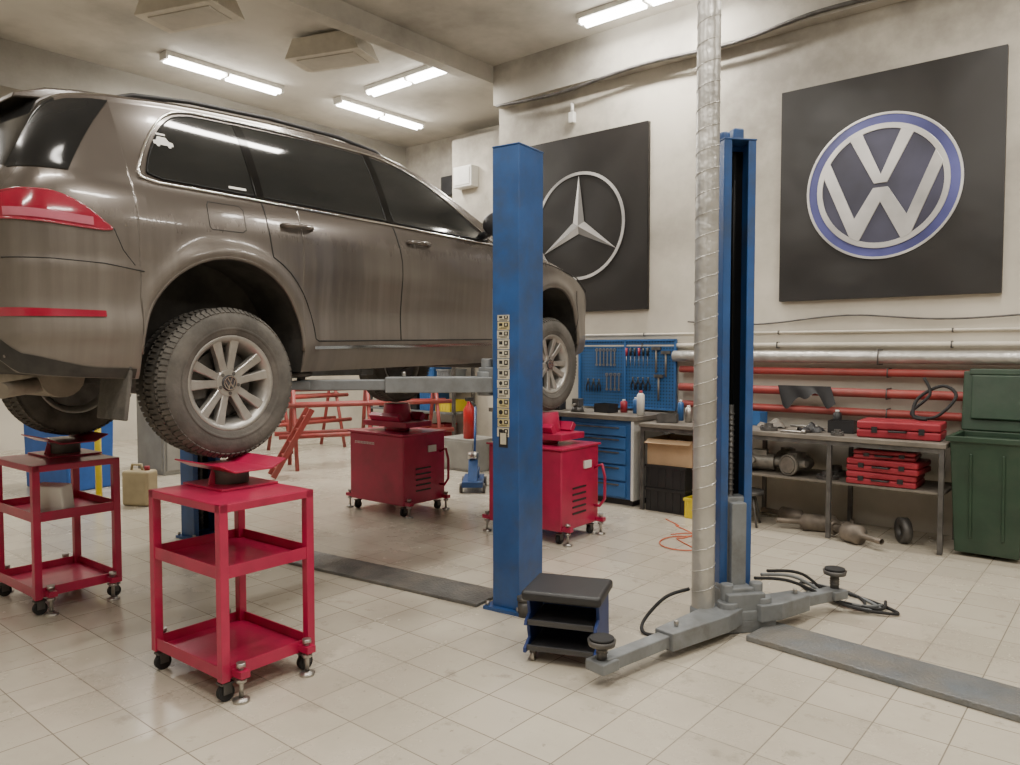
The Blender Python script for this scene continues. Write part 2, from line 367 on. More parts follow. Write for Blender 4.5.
def cls(i,j):
    s_=(ss[i]+ss[i+1])/2; side=j<NZ or j>=n-1-NZ; w,z=abs((A[i,j,0]+A[i,j+1,0])/2),(A[i,j,2]+A[i,j+1,2])/2
    if not side:
        Wr=rings[i][NZ][0]
        if -.885<s_<-.645: return 'rear_window'
        if s_<-.46 and w<.9*Wr: return 'tailgate'
        if 1.58<s_<2.3 and w<.95*Wr: return 'windshield'
        if s_>3.36 and z<.80: return 'front_bumper'
        if s_>2.42: return 'hood'
        return 'body'
    if s_<-.46 and z<.76: return 'rear_bumper'+('r' if j<NZ else 'l')
    if s_>3.36 and z<.80: return 'front_bumper'
    sd='r' if j<NZ else 'l'
    if 1.2<s_<2.22 and z>.42 and z<1.60-max(0,(s_-1.3))*.55: return 'door_f'+sd
    if s_<1.2 and z>.42 and z<1.60 and s_>.24 and math.hypot(s_,z-AZ)>AR+.09: return 'door_r'+sd
    return 'body'
for i in range(len(ss)-1):
    for j in range(n-1):
        parts.setdefault(cls(i,j),[]).append((i,j))
NM={'door_fr':'front_door','door_fl':'front_door','door_rr':'rear_door','door_rl':'rear_door','rear_bumperr':'rear_bumper','rear_bumperl':'rear_bumper'}
for key,fl in parts.items():
    idx={};vs=[];ns=[];fs=[]
    def gi(i,j):
        k=(i,j)
        if k not in idx: idx[k]=len(vs); vs.append(tuple(A[i,j])); ns.append(tuple(Nn[i,j]))
        return idx[k]
    for i,j in fl: fs.append((gi(i+1,j),gi(i+1,j+1),gi(i,j+1),gi(i,j)))
    nm=NM.get(key,key)
    me=D.meshes.new(nm); me.from_pydata(vs,[],fs)
    me.materials.append({'rear_window':GLASSR,'windshield':GLASS}.get(key,PAINT))
    me.polygons.foreach_set('use_smooth',[True]*len(fs)); me.update()
    me.normals_split_custom_set_from_vertices(ns)
    o=D.objects.new(nm,me); COL.objects.link(o); o.parent=car
m=M()
for row in (full[0],full[-1]): m.add(row,[tuple(range(n))],1)
NN=len(ss)
for i in range(NN-1):
    a,b=full[i],full[i+1]; m.add([a[0],b[0],b[-1],a[-1]],[(0,1,2,3)],0)
for c in(0,WB):
    for sx in(1,-1):
        pts=[(c-AR*math.cos(pi*k/24)*1.02,AZ+AR*math.sin(pi*k/24)*1.02) for k in range(25)]
        m.add([(sx*.60,p[0],p[1]) for p in pts],[tuple(range(25))],0)
m.box((0,1.45,.36),(1.15,1.9,.25)); m.box((0,-.62,.42),(1.2,.35,.25)); m.box((0,3.4,.42),(1.2,.5,.25)); m.box((0,0,.44),(1.0,.9,.26)); m.box((0,WB,.40),(1.0,.9,.3))
m.obj('underbody',car,[UNDER,PAINT],fix=True)
def drape(sl,lo,hi,off,nz=8,side=1):
    vs=[];fs=[]
    for s_ in sl:
        for k in range(nz+1):
            z=lo(s_)+(hi(s_)-lo(s_))*k/nz; vs.append((side*(W(s_,z)+off),s_,z))
    for i in range(len(sl)-1):
        for k in range(nz):
            a=i*(nz+1)+k; f=(a,a+nz+1,a+nz+2,a+1); fs.append(f if side>0 else tuple(reversed(f)))
    return vs,fs
def lin(tab): return lambda q: float(np.interp(q,[t[0] for t in tab],[t[1] for t in tab]))
def outline(sl,lo,hi,off,side):
    pts=[(side*(W(s_,lo(s_))+off),s_,lo(s_)) for s_ in sl]
    pts+=[(side*(W(sl[-1],lo(sl[-1])+(hi(sl[-1])-lo(sl[-1]))*t)+off),sl[-1],lo(sl[-1])+(hi(sl[-1])-lo(sl[-1]))*t) for t in(.25,.5,.75)]
    pts+=[(side*(W(s_,hi(s_))+off),s_,hi(s_)) for s_ in reversed(sl)]
    return pts
wins={'quarter_window':(-.36,.205,lin([(-.36,1.20),(-.30,1.18),(.2,1.17)]),P3([(-.36,1.21),(-.34,1.27),(-.28,1.38),(-.20,1.48),(-.12,1.53),(-.03,1.55),(.2,1.562)])),
 'rear_door_window':(.245,1.12,lin([(.245,1.17),(1.12,1.15)]),lin([(.245,1.565),(.7,1.58),(1.12,1.575)])),
 'front_door_window':(1.18,2.10,lin([(1.18,1.147),(2.1,1.12)]),P3([(1.18,1.572),(1.35,1.55),(1.5,1.505),(1.7,1.405),(1.9,1.28),(2.1,1.13)]))}
for nm,(a,b,lo,hi) in wins.items():
    sl=list(np.linspace(a,b,28))
    for sd in(1,-1):
        vs,fs=drape(sl,lo,hi,.008,20,sd); m=M().add(vs,fs,0,True)
        m.tube(outline(sl,lo,hi,.005,sd),.005,6,1,closed=True)
        m.obj(nm,car,[GLASS,PILL],fix=False)
def sedge(z):
    a,b=-.955,-.3
    for _ in range(40):
        c=(a+b)/2
        if ztop(c)-crown(c)<z: a=c
        else: b=c
    return b
for sd in(1,-1):
    lo=lin([(-.40,1.175),(-.32,1.158),(.2,1.148),(1.1,1.13),(2.2,1.095)]); hi=P3([(-.40,1.21),(-.37,1.28),(-.30,1.40),(-.21,1.505),(-.11,1.56),(.0,1.578),(.7,1.60),(1.2,1.595),(1.4,1.56),(1.6,1.48),(1.8,1.37),(2.0,1.24),(2.2,1.10)])
    sl=list(np.linspace(-.40,2.2,70)); M().tube(outline(sl,lo,hi,.005,sd),.0065,6,0,closed=True).obj('window_trim',car,CHROME,fix=False,label='thin chrome strip around the side windows')
    for a,b in((.198,.252),(1.122,1.178)):
        vs,fs=drape(list(np.linspace(a,b,6)),lin([(0,1.160),(2,1.125)]),lin([(.2,1.568),(1.2,1.582)]),.010,30,sd); M().add(vs,fs,0,True).obj('pillar_trim',car,PGLOSS,fix=False)
    vs=[];fs=[];NR,NC=30,10
    z0_,z1_=1.160,1.535
    for r in range(NR+1):
        z=z0_+(z1_-z0_)*r/NR; s0=sedge(z)-.003; s1=max(s0+.01,-.70+(z-z0_)/(z1_-z0_)*.25-.015*math.sin(pi*r/NR))
        for c in range(NC+1):
            q=s0+(s1-s0)*c/NC; vs.append((sd*(W(q,min(z,ztop(q)-crown(q)+.002))+.006),q,z))
    for r in range(NR):
        for c in range(NC):
            a=r*(NC+1)+c; f=(a,a+1,a+NC+2,a+NC+1); fs.append(f if sd>0 else tuple(reversed(f)))
    M().add(vs,fs,0,True).obj('rear_corner_glass',car,GLASSR,fix=False,label='dark glass wrapping round the rear corner')
def gap(path,side=1,off=-.001):
    out=[]
    for (s0,z0),(s1,z1) in zip(path,path[1:]):
        for t in np.linspace(0,1,10,endpoint=False): out.append((s0+(s1-s0)*t,z0+(z1-z0)*t))
    out.append(path[-1])
    return [(side*(W(s_,z)+off),s_,z) for s_,z in out]
fp=[(-.13,.97),(-.12,.99),(.05,.99),(.07,.97),(.07,.87),(.05,.855),(-.12,.855),(-.13,.87),(-.13,.97)]
fp=[(x+.03,z+.11) for x,z in fp]
for sd in(1,-1):
    arc=[((AR+.085)*math.cos(a),AZ+(AR+.085)*math.sin(a)) for a in np.linspace(rad(5),rad(62),9)]
    gl=[([(.56,.42)]+arc+[(.235,1.0),(.225,1.155)],.0045),([(1.2,.42),(1.2,.9),(1.16,1.14)],.0045),([(2.22,.42),(2.25,.8),(2.2,1.09)],.0045),([(.56,.42),(2.22,.42)],.0045),
     ([(-.43,.74),(-.6,.765),(-.8,.775),(-.94,.775)],.003),([(-.555,.92),(-.52,.83),(-.47,.765)],.0025),([(3.30,.82),(3.34,.6),(3.3,.45)],.0045),([(2.3,1.06),(2.9,1.0),(3.3,.93),(3.55,.82)],.0045)]
    if sd>0: gl.append((fp,.0028))
    for p_,r_ in gl: M().tube(gap(p_,sd),r_,6).obj('panel_gap',car,GAP,fix=False)
tl_hi=P3([(-.955,1.02),(-.93,1.045),(-.88,1.058),(-.81,1.058),(-.74,1.042),(-.68,1.012),(-.62,.965),(-.585,.935),(-.565,.92)])
tl_lo=P3([(-.955,.935),(-.80,.925),(-.65,.912),(-.60,.910),(-.565,.914)])
for sd in(1,-1):
    sl=list(np.linspace(.52,2.38,30))
    vs,fs=drape(sl,lambda q:.375,lambda q:.392,.006,2,sd); M().add(vs,fs,0,True).obj('sill_trim',car,CHROME,fix=False,label='thin chrome strip low on the doors')
    sl=list(np.linspace(-.955,-.565,36)); lo=tl_lo
    hi=lambda q:max(lo(q)+.003,min(tl_hi(q),ztop(q)-crown(q)))
    vs,fs=drape(sl,lo,hi,.008,8,sd); m=M().add(vs,fs,0,True)
    sl2=list(np.linspace(-.95,-.64,16)); vs,fs=drape(sl2,lambda q:tl_lo(q)+.012,lambda q:tl_lo(q)+.048,.011,4,sd); m.add(vs,fs,1,True)
    m.tube(outline(sl,lo,hi,.004,sd),.005,6,0,closed=True)
    m.obj('tail_lamp',car,[LAMPR,LAMPP],fix=False,label='red wraparound tail lamp')
    sl=list(np.linspace(-.95,-.60,20)); vs,fs=drape(sl,lambda q:.535,lambda q:.572-.03*(q+.95),.006,3,sd)
    M().add(vs,fs,0,True).obj('bumper_reflector',car,LAMPR,fix=False,label='red bumper reflector strip')
    sl=list(np.linspace(-.95,-.47,20)); vs,fs=drape(sl,lambda q:zbase(q)+.002,lambda q:zbase(q)+.045+.04*sstep(-.6,-.95,q),.006,3,sd)
    M().add(vs,fs,0,True).obj('bumper_lower_trim',car,UNDER,fix=False)
    for hs in(.42,1.36):
        z=1.03; x=W(hs,z)
        pts=[(sd*(x-.005),hs-.10,z),(sd*(x+.028),hs-.075,z),(sd*(x+.036),hs,z+.002),(sd*(x+.028),hs+.075,z),(sd*(x-.005),hs+.10,z)]
        M().tube(pts,.014,10).obj('door_handle',car,PAINT,fix=False)
        M().sph((sd*(x-.012),hs,z-.004),.06,(.25,1,.54)).obj('handle_recess',car,UNDER,fix=False)
    for c in(0,WB):
        pts=[]
        for a in np.linspace(rad(-2),rad(182),40):
            s_,z=c+AR*math.cos(a),AZ+AR*math.sin(a); pts.append((sd*(W(s_,z)-.010),s_,z))
        M().tube(pts,.012,8).obj('arch_trim',car,PAINT,fix=False)
    m=M(); m.box((sd*.80,-.50,.24),(.26,.02,.34),R=Matrix.Rotation(rad(-8),3,'X')); m.obj('mud_flap',car,TIRE,bevel=.006)
    pts=[(sd*(W(s_,ztop(s_)-.08)-.05),s_,ztop(s_)+dz) for s_,dz in((-.40,-.055),(-.30,-.03),(0,-.018),(.5,-.015),(1.0,-.018),(1.3,-.03),(1.40,-.06))]
    M().tube(pts,.012,8).obj('roof_rail',car,PLAST,fix=False)
    m=M(); m.sph((sd*1.07,2.02,1.22),.11,(1.0,.55,.76)); m.cyl((sd*.90,2.05,1.15),(sd*1.05,2.04,1.18),.025)
    m.obj('side_mirror',car,[PLAST],fix=False)
M().prism([(-.76,1.52),(-.75,1.545),(-.62,1.598),(-.48,1.622),(-.36,1.635),(-.36,1.60),(-.60,1.545)],'x',-.50,.50).obj('roof_spoiler',car,PAINT,bevel=.010,seg=3)
def wpoly(P,nm='window_sticker'):
    M().add([(W(a,b)+.012,a,b) for a,b in P],[tuple(range(len(P)))]).obj(nm,car,WHITE,fix=False,label='small white sticker on the quarter window')
cp_=[(-.215,1.35),(-.20,1.35),(-.195,1.337),(-.18,1.337),(-.175,1.35),(-.125,1.35),(-.12,1.337),(-.105,1.337),(-.10,1.35),(-.085,1.35),(-.085,1.375),(-.11,1.38),(-.125,1.405),(-.18,1.405),(-.195,1.378),(-.215,1.374)]
wpoly([(-.245+(a+.15)*.75,1.37+(b-1.37)*.75) for a,b in cp_]); wpoly([(-.27,1.405),(-.225,1.405),(-.225,1.415),(-.27,1.415)]); wpoly([(.05,1.19),(.15,1.19),(.15,1.202),(.05,1.202)])
m=M(); m.cyl((-.55,-.62,.27),(.55,-.62,.27),.10,n=20); m.cyl((.45,-.62,.24),(.62,-.90,.22),.035); m.cyl((-.45,-.62,.24),(-.62,-.90,.22),.035)
m.obj('exhaust_muffler',car,mat('muffler_tan',(.26,.23,.19),.6,.4,.3,8))
m=M(); m.cyl((-.78,0,.205),(.78,0,.205),.035); m.sph((0,0,.24),.14,(1,.9,.8)); m.cyl((-.78,WB,.205),(.78,WB,.205),.03)
for c in(0,WB):
    for sx in(1,-1):
        m.cyl((sx*.25,c+.22,.30),(sx*.75,c+.02,.17),.025); m.cyl((sx*.25,c-.22,.30),(sx*.75,c-.02,.17),.025); m.cyl((sx*.55,c+.08,.2),(sx*.5,c+.08,.62),.045)
m.cyl((0,0,.26),(0,WB,.26),.035)
m.obj('axle',car,DSTEEL)
def wheelmeshes():
    rim=M()
    rim.rev([(-.11,.225),(-.108,.238),(-.09,.232),(-.07,.205),(.03,.195),(.085,.212),(.100,.226),(.112,.240),(.116,.236),(.108,.220),(.09,.205),(.03,.185),(-.08,.195)],n=56,mi=0,closed=True)
    for k in range(5):
        for dd in(-13.5,13.5):
            a=rad(90+72*k+dd*1.15); a2=rad(90+72*k+dd)
            c0,s0=math.cos(a),math.sin(a); c1,s1=math.cos(a2),math.sin(a2)
            p0=Vector((.080,.045*c0,.045*s0)); p1=Vector((.101,.218*c1,.218*s1))
            d=(p1-p0).normalized(); t=Vector((0,-d.z,d.y)).normalized()
            vs=[]
            for p,w_,th in((p0,.020,.045),(p0.lerp(p1,.5),.0195,.036),(p1,.026,.030)):
                vs+= [p-t*w_*1.1-Vector((th,0,0)),p+t*w_*1.1-Vector((th,0,0)),p+t*w_-Vector((.004,0,0)),p+t*w_*.8,p-t*w_*.8,p-t*w_-Vector((.004,0,0))]
            fs=[]
            for q in range(2):
                for e in range(6): fs.append((q*6+e,q*6+(e+1)%6,q*6+6+(e+1)%6,q*6+6+e))
            fs+=[tuple(reversed(range(6))),tuple(range(12,18))]
            rim.add(vs,fs,0)
    rim.cyl((.03,0,0),(.086,0,0),.076,.066,n=32)
    for k in range(5):
        a=rad(54+72*k); rim.cyl((.082,.052*math.cos(a),.052*math.sin(a)),(.0885,.052*math.cos(a),.052*math.sin(a)),.009,n=10,mi=1)
    cap=M(); cap.cyl((.084,0,0),(.095,0,0),.041,.039,n=28,mi=0)
    for P in(V,Wp): cap.prism([(x*.036,z*.036) for x,z in P],'x',.094,.0985,1)
    cap.rev([(.094,.031),(.099,.031),(.099,.036),(.094,.036)],n=28,mi=1,closed=True,smooth=False)
    tire=M()
    tire.rev([(-.105,.232),(-.122,.25),(-.130,.29),(-.129,.325),(-.119,.350),(-.097,.366),(.097,.366),(.119,.350),(.129,.325),(.130,.29),(.122,.25),(.112,.236),(.10,.228)],n=64,mi=0)
    tire.rev([(.124,.262),(.1275,.266),(.131,.274),(.130,.278)],n=64)
    nb=78
    for k in range(nb):
        for q,(x,w_) in enumerate(((-.103,.040),(-.052,.046),(0,.044),(.052,.046),(.103,.040))):
            a=2*pi*(k+(q%2)*.5)/nb
            r=.3665 if 0<q<4 else .3605
            Rm=Matrix.Rotation(a,3,'X')@Matrix.Rotation(rad(16*(1 if q%2 else -1)),3,'Z')
            c=Matrix.Rotation(a,3,'X')@Vector((x,r,0))
            Rt=Matrix.Rotation(rad(0 if 0<q<4 else (-16 if q==4 else 16)),3,'Z')
            tire.box(c,(w_,.010,.020),0,R=Rm@Rt)
    disc=M(); disc.cyl((-.01,0,0),(.015,0,0),.165,n=40); disc.cyl((-.04,0,0),(.03,0,0),.07,n=24); disc.box((.0,-.14,.02),(.08,.07,.16),1)
    disc.cyl((-.09,0,0),(-.02,0,0),.19,n=40,mi=1)
    return rim,cap,tire,disc
rim,cap,tire,disc=wheelmeshes()
EMB=mat('cap_dark',(.05,.05,.055),.4)
first=None
for (x,s_) in((.84,0),(.84,WB),(-.84,0),(-.84,WB)):
    rz=0 if x>0 else pi
    rx=rad(5+37*s_)
    loc=(x,s_,.215)
    if first is None:
        w0=rim.obj('wheel',car,[ALLOY,DSTEEL],loc,label='silver ten-spoke alloy wheel with dusty tire')
        w0.rotation_euler=(rx,0,rz)
        t0=tire.obj('tire',w0,TIRE); c0=cap.obj('hub_cap',w0,[EMB,CHROME]); d0=disc.obj('brake_disc',w0,[DSTEEL,DSTEEL]); first=(w0,t0,c0,d0)
    else:
        w=first[0].copy(); COL.objects.link(w); w.parent=car; w.location=loc; w.rotation_euler=(rx,0,rz)
        for q in first[1:]: cq=q.copy(); COL.objects.link(cq); cq.parent=w
# ------------------------------------------------------------ LIFTS
def cprof(d,w,t=.012,lip=.045):
    return [(-d/2,-w/2),(d/2,-w/2),(d/2,-w/2+lip),(d/2-t,-w/2+lip),(d/2-t,-w/2+t),(-d/2+t,-w/2+t),(-d/2+t,w/2-t),(d/2-t,w/2-t),(d/2-t,w/2-lip),(d/2,w/2-lip),(d/2,w/2),(-d/2,w/2)]
def post(lift,x,y,rz,H,cz,d=.19,w=.25,bulk=0,ch=.60):
    p=M().prism(cprof(d,w),'z',.02,H)
    p.box((0,0,H+.005),(d+.006,w+.006,.010))
    po=p.obj('post',lift,BLUE,(x,y,0),(0,0,rz),bevel=.004)
    M().box((-d/2+.016,0,H/2),(.004,w-.03,H-.06)).obj('channel_back',po,PILL)
    m=M().box((0.01,0,.010),(d+.07,w+.07,.020))
    for a in(-1,1):
        for b in(-1,1): m.cyl((.01+a*(d/2+.015),b*(w/2+.015),.02),(.01+a*(d/2+.015),b*(w/2+.015),.045),.012,n=6,mi=1)
    m.obj('base_plate',po,[BLUE,STEEL])
    m=M().cyl((0,0,.05),(0,0,1.2),.015,n=14); m.cyl((0,0,1.2),(0,0,H-.05),.010,n=12,mi=1)
    for k in range(36): m.rev([(-.006,.015),(0,.021),(.006,.015)],(0,0,.1+.03*k),'z',12)
    m.obj('lead_screw',po,[DSTEEL,PILL])
    m=M(); m.box((.02,0,cz+ch/2),(d-.05,w-.05,ch)); m.box((d/2+.05,0,cz+.06),(.12+bulk,w-.02+bulk,.12+bulk*.3))
    m.box((d/2+.015,0,cz+ch*.58),(.05,w-.10,ch*.76))
    for b in(-1,1): m.cyl((d/2+.07,b*.085,cz-.03),(d/2+.07,b*.085,cz+.17),.035,n=16)
    m.obj('carriage',po,GREYS,bevel=.006)
    return po
def arm(lift,p0,p1,zt,padh,name='arm'):
    p0=Vector((p0[0],p0[1],0)); p1=Vector((p1[0],p1[1],0)); d=(p1-p0); L=d.length; ang=math.atan2(d.y,d.x)
    m=M()
    m.prism([(-.06,-.065),(L*.12,-.085),(L*.55,-.055),(L*.55,.055),(L*.12,.085),(-.06,.065)],'z',zt-.09,zt)
    m.box((L*.70,0,zt-.045),(L*.60,.075,.06))
    m.cyl((0,0,zt-.11),(0,0,zt+.03),.055,n=20)
    m.box((L-.005,0,zt-.045),(.11,.11,.05))
    m.cyl((L*.45,0,zt),(L*.45,0,zt+.03),.012,n=10,mi=1)
    a=m.obj(name,lift,[GREYS,STEEL],(p0.x,p0.y,0),(0,0,ang),bevel=.006)
    m=M(); m.cyl((L,0,zt-.02),(L,0,zt+padh-.03),.024,n=18)
    for k in range(int(max(0,(padh-.05)/.014))): m.rev([(-.004,.024),(0,.028),(.004,.024)],(L,0,zt+.01+.014*k),'z',16)
    m.rev([(zt+padh-.04,.03),(zt+padh-.035,.06),(zt+padh-.012,.065),(zt+padh-.012,.001)],(L,0,0),'z',24)
    m.cyl((L,0,zt+padh-.012),(L,0,zt+padh),.055,n=24,mi=1)
    m.obj('lift_pad',a,[DSTEEL,RUBBER])
    return a
L1=thing('two_post_lift','blue two-post car lift holding up the brown car','car lift',(-2.80,3.41,0),6.5)
pA=post(L1,0,0,pi,2.64,1.28,d=.18,w=.26); post(L1,-3.05,0,0,2.64,1.28,d=.17)
arm(L1,(-.165,-.085),(-.99,-.75),1.345,.04); arm(L1,(-.165,.085),(-.937,1.055),1.355,.05)
arm(L1,(-2.885,-.085),(-2.48,-.55),1.345,.04); arm(L1,(-2.885,.085),(-2.34,1.16),1.355,.05)
M().box((-1.53,-.02,.010),(2.70,.30,.020)).obj('floor_plate',L1,PLATE,bevel=.004,label='steel cover plate across the floor')
m=M()
ys=.13+.001
random.seed(31); z=1.70
while z>1.06:
    hh=random.choice([.034,.046,.052,.056]); z-=hh/2+.002
    m.box((.015+random.uniform(-.002,.002),ys,z),(.080,.002,hh),random.choice([0,0,2]))
    m.box((-.004,ys+.0012,z+hh*.12),(.026,.001,hh*.5),1); m.box((-.004,ys+.002,z+hh*.14),(.010,.001,hh*.25),0)
    if random.random()<.7: m.box((.032,ys+.0012,z+hh*.15),(.022,.001,hh*.35),1)
    else: m.cyl((.032,ys,z+hh*.1),(.032,ys+.002,z+hh*.1),hh*.25,n=12,mi=1)
    for q in range(2): m.box((.015+random.uniform(-.006,.006),ys+.0012,z-hh*.24-.005*q),(random.uniform(.04,.062),.001,.0025),1)
    z-=hh/2+.002
m.box((.015,ys,.995),(.06,.002,.10),1); m.box((.015,ys+.001,.995),(.04,.002,.065),0)
m.obj('warning_sticker',pA,[STICK,PLAST,STICK2],label='column of worn pale pictogram warning stickers')
m=M().cyl((-.13,.13,.0),(-.13,.13,.09),.04,n=20); m.cyl((-.13,.13,.09),(-.13,.13,.11),.045,n=20); m.obj('lift_foot_pad',pA,DSTEEL)
L2=thing('two_post_lift','empty blue two-post car lift with its grey arms lowered','car lift',(-1.75,3.98,0),-6)
pC=post(L2,0,0,rad(-33),2.62,.08,d=.14,w=.185,bulk=.05,ch=.62)
m=M(); m.box((.06,0,.035),(.30,.34,.07)); m.box((.13,0,.09),(.16,.24,.06)); m.box((.10,-.02,.17),(.14,.16,.12)); m.obj('base_block',pC,GREYS,bevel=.008)
arm(L2,(.09,-.17),(.03,-1.15),.135,.08); arm(L2,(.19,.0),(.35,.56),.15,.10)
M().box((1.60,-.07,.016),(2.75,.30,.032)).obj('floor_plate',L2,PLATEB,bevel=.006,label='grey steel cover plate with traces of worn blue paint')
m=M(); m.box((-.02,.02,2.665),(.07,.06,.07)); m.cyl((-.02,-.05,2.62),(-.02,-.05,2.68),.03,n=20); m.obj('top_motor',pC,BLUE,bevel=.01)
# ------------------------------------------------------------ exhaust duct
duct=thing('exhaust_duct','silver spiral foil ventilation duct beside the blue post','ventilation duct',(-1.79,3.74,0))
m=M(); prof=[]
z=.12
while z<HC: prof.append((z,.060)); z+=.1
prof.append((HC,.060))
m.rev(prof,n=32,axis='z')
hel=[(.0605*math.cos(t),.0605*math.sin(t),.14+t/(2*pi)*.11) for t in np.arange(0,2*pi*42.3,.35)]
m.tube(hel,.003,5); m.obj('duct_pipe',duct,FOIL,fix=False)
M().rev([(.0,.068),(.12,.068),(.13,.061)],n=32,axis='z').obj('duct_collar',duct,GREYS)
# ------------------------------------------------------------ red carts
def foot(par,x,y):
    m=M()
    m.cyl((x,y,.012),(x,y,.15),.010,n=10,mi=1); m.rev([(0,.035),(.012,.036),(.02,.012)],(x,y,0),'z',20,1); m.cyl((x,y,.085),(x,y,.10),.024,n=6,mi=1)
    m.box((x,y,.125),(.07,.045,.03),0) ; m.cyl((x,y,.15),(x,y,.17),.02,n=12,mi=1)
    m.obj('levelling_foot',par,[RED,STEEL],label='steel screw foot with round pad')
def caster(par,x,y):
    m=M(); m.cyl((x-.014,y,.036),(x+.014,y,.036),.036,n=24); m.box((x,y,.078),(.045,.06,.008),1)
    for b in(-.02,.02): m.box((x+b,y,.055),(.004,.04,.045),1)
    m.obj('caster',par,[RUBBER,DSTEEL])
def cradle(par,ox,oy,z0,z1):
    m=M()
    m.box((ox,oy,z0+.005),(.34,.30,.010),0)
    m.cyl((ox,oy,z0+.010),(ox,oy,z1-.025),.085,n=28,mi=1)
    m.box((ox,oy,z1-.018),(.40,.20,.008),0)
    for b in(-1,1): m.box((ox,oy+b*.135,z1+.000),(.40,.085,.007),0,R=Matrix.Rotation(rad(26*b),3,'X'))
    m.prism([(oy-.12,z0+.010),(oy-.04,z0+.010),(oy-.10,z1-.02)],'x',ox-.004,ox+.004,0)
    m.obj('wheel_cradle',par,[RED,DSTEEL],bevel=.0015)
def cart(loc,rz,label,off):
    c=thing('wheel_stand_cart',label,'cart',loc,rz,'red wheel stand carts')
    w,d,h=.60,.48,.85; t=.040
    m=M()
    for a in(-1,1):
        for b in(-1,1): m.box((a*(w/2-t/2),b*(d/2-t/2),(h+.09)/2),(t,t,h-.09))
    for z in(h-.018,):
        for a in(-1,1): m.box((0,a*(d/2-t/2),z),(w,t*.98,.036)); m.box((a*(w/2-t/2),0,z),(t*.98,d,.036))
    m.obj('frame',c,RED,bevel=.003)
    M().box((0,0,h-.004),(w-.01,d-.01,.010)).obj('top_plate',c,RED)
    for z,nm in((.53,'shelf'),(.10,'bottom_tray')):
        m=M(); m.box((0,0,z+.008),(w-.03,d-.03,.010))
        for a in(-1,1): m.box((0,a*(d/2-.008),z+.028),(w-.07,.006,.054)); m.box((a*(w/2-.008),0,z+.028),(.006,d-.07,.054))
        m.obj(nm,c,RED)
    for a in(-1,1):
        for b in(-1,1): caster(c,a*(w/2-.035),b*(d/2-.035))
    for a in(-1,1):
        for b in(-1,1): foot(c,a*(w/2+.03),b*(d/2-.07))
    cradle(c,off[0],off[1],h+.002,.955)
    return c
c1=cart((-3.26,1.86,0),2,'red steel three-tier cart under the rear wheel with cradle plate',(-.13,.08))
c2=cart((-5.05,1.74,0),2,'red steel three-tier cart holding a white paper package',(-.12,.10))
m=M().box((0,0,.085),(.20,.09,.17),R=Matrix.Rotation(rad(8),3,'X')); o=m.obj('paper_pack',None,WHITE,(-4.87,1.66,.550),(0,0,.5),bevel=.01); tag(o,'pale paper box on the red cart shelf','package')
def cab(loc,rz,label,w,d,h=.73):
    c=thing('wheel_stand_cabinet',label,'cabinet',loc,rz,'red wheel stand cabinets')
    m=M(); m.box((0,0,(h+.1)/2),(w,d,h-.1)); m.obj('body',c,RED,bevel=.012)
    m=M(); m.box((0,0,h+.008),(w+.03,d+.03,.016)); m.obj('top_plate',c,RED,bevel=.004)
    m=M()
    for k in range(5): m.box((w/2+.002,-.02,.22+.05*k),(.008,.19,.014))
    m.obj('vent_slots',c,PLAST)
    m=M(); xx=-w/2+.08
    while xx<-w/2+.34:
        m.box((xx,-d/2-.001,h-.09),(.012,.002,.022)); m.box((xx,-d/2-.002,h-.09),(.005,.002,.010),1); xx+=.021
    m.obj('lettering',c,[WHITE,RED],label='small line of white lettering')
    m=M(); m.box((w/2+.008,.09,h-.14),(.014,.10,.06)); m.obj('label_plate',c,WHITE)
    m=M(); m.tube([(w/2,d/2-.06,.55),(w/2+.07,d/2-.06,.58),(w/2+.09,d/2-.05,.48),(w/2+.09,d/2-.05,.30),(w/2+.05,d/2-.06,.24),(w/2,d/2-.06,.24)],.012,8); m.obj('handle',c,RED,fix=False)
    for a in(-1,1):
        for b in(-1,1): caster(c,a*(w/2-.05),b*(d/2-.05)); foot(c,a*(w/2+.04),b*(d/2-.03))
    m=M(); m.cyl((0,0,h+.016),(0,0,h+.06),.12,n=28); m.box((0,0,h+.085),(w*.8,d*.62,.05)); m.box((0,-d*.26,h+.14),(w*.55,.05,.08),R=Matrix.Rotation(rad(35),3,'X')); m.box((0,d*.26,h+.14),(w*.55,.05,.08),R=Matrix.Rotation(rad(-35),3,'X'))
    m.cyl((0,0,h+.11),(0,0,1.0),.14,.12,n=28)
    m.obj('turntable',c,RED,bevel=.004)
    return c
b1=cab((-3.77,4.92,0),2,'crimson steel cabinet stand under the front wheel, with vent slots',.72,.54)
b2=copytree(b1,(-5.42,4.80,0),2,'crimson steel cabinet stand with white lettering under the far wheel')
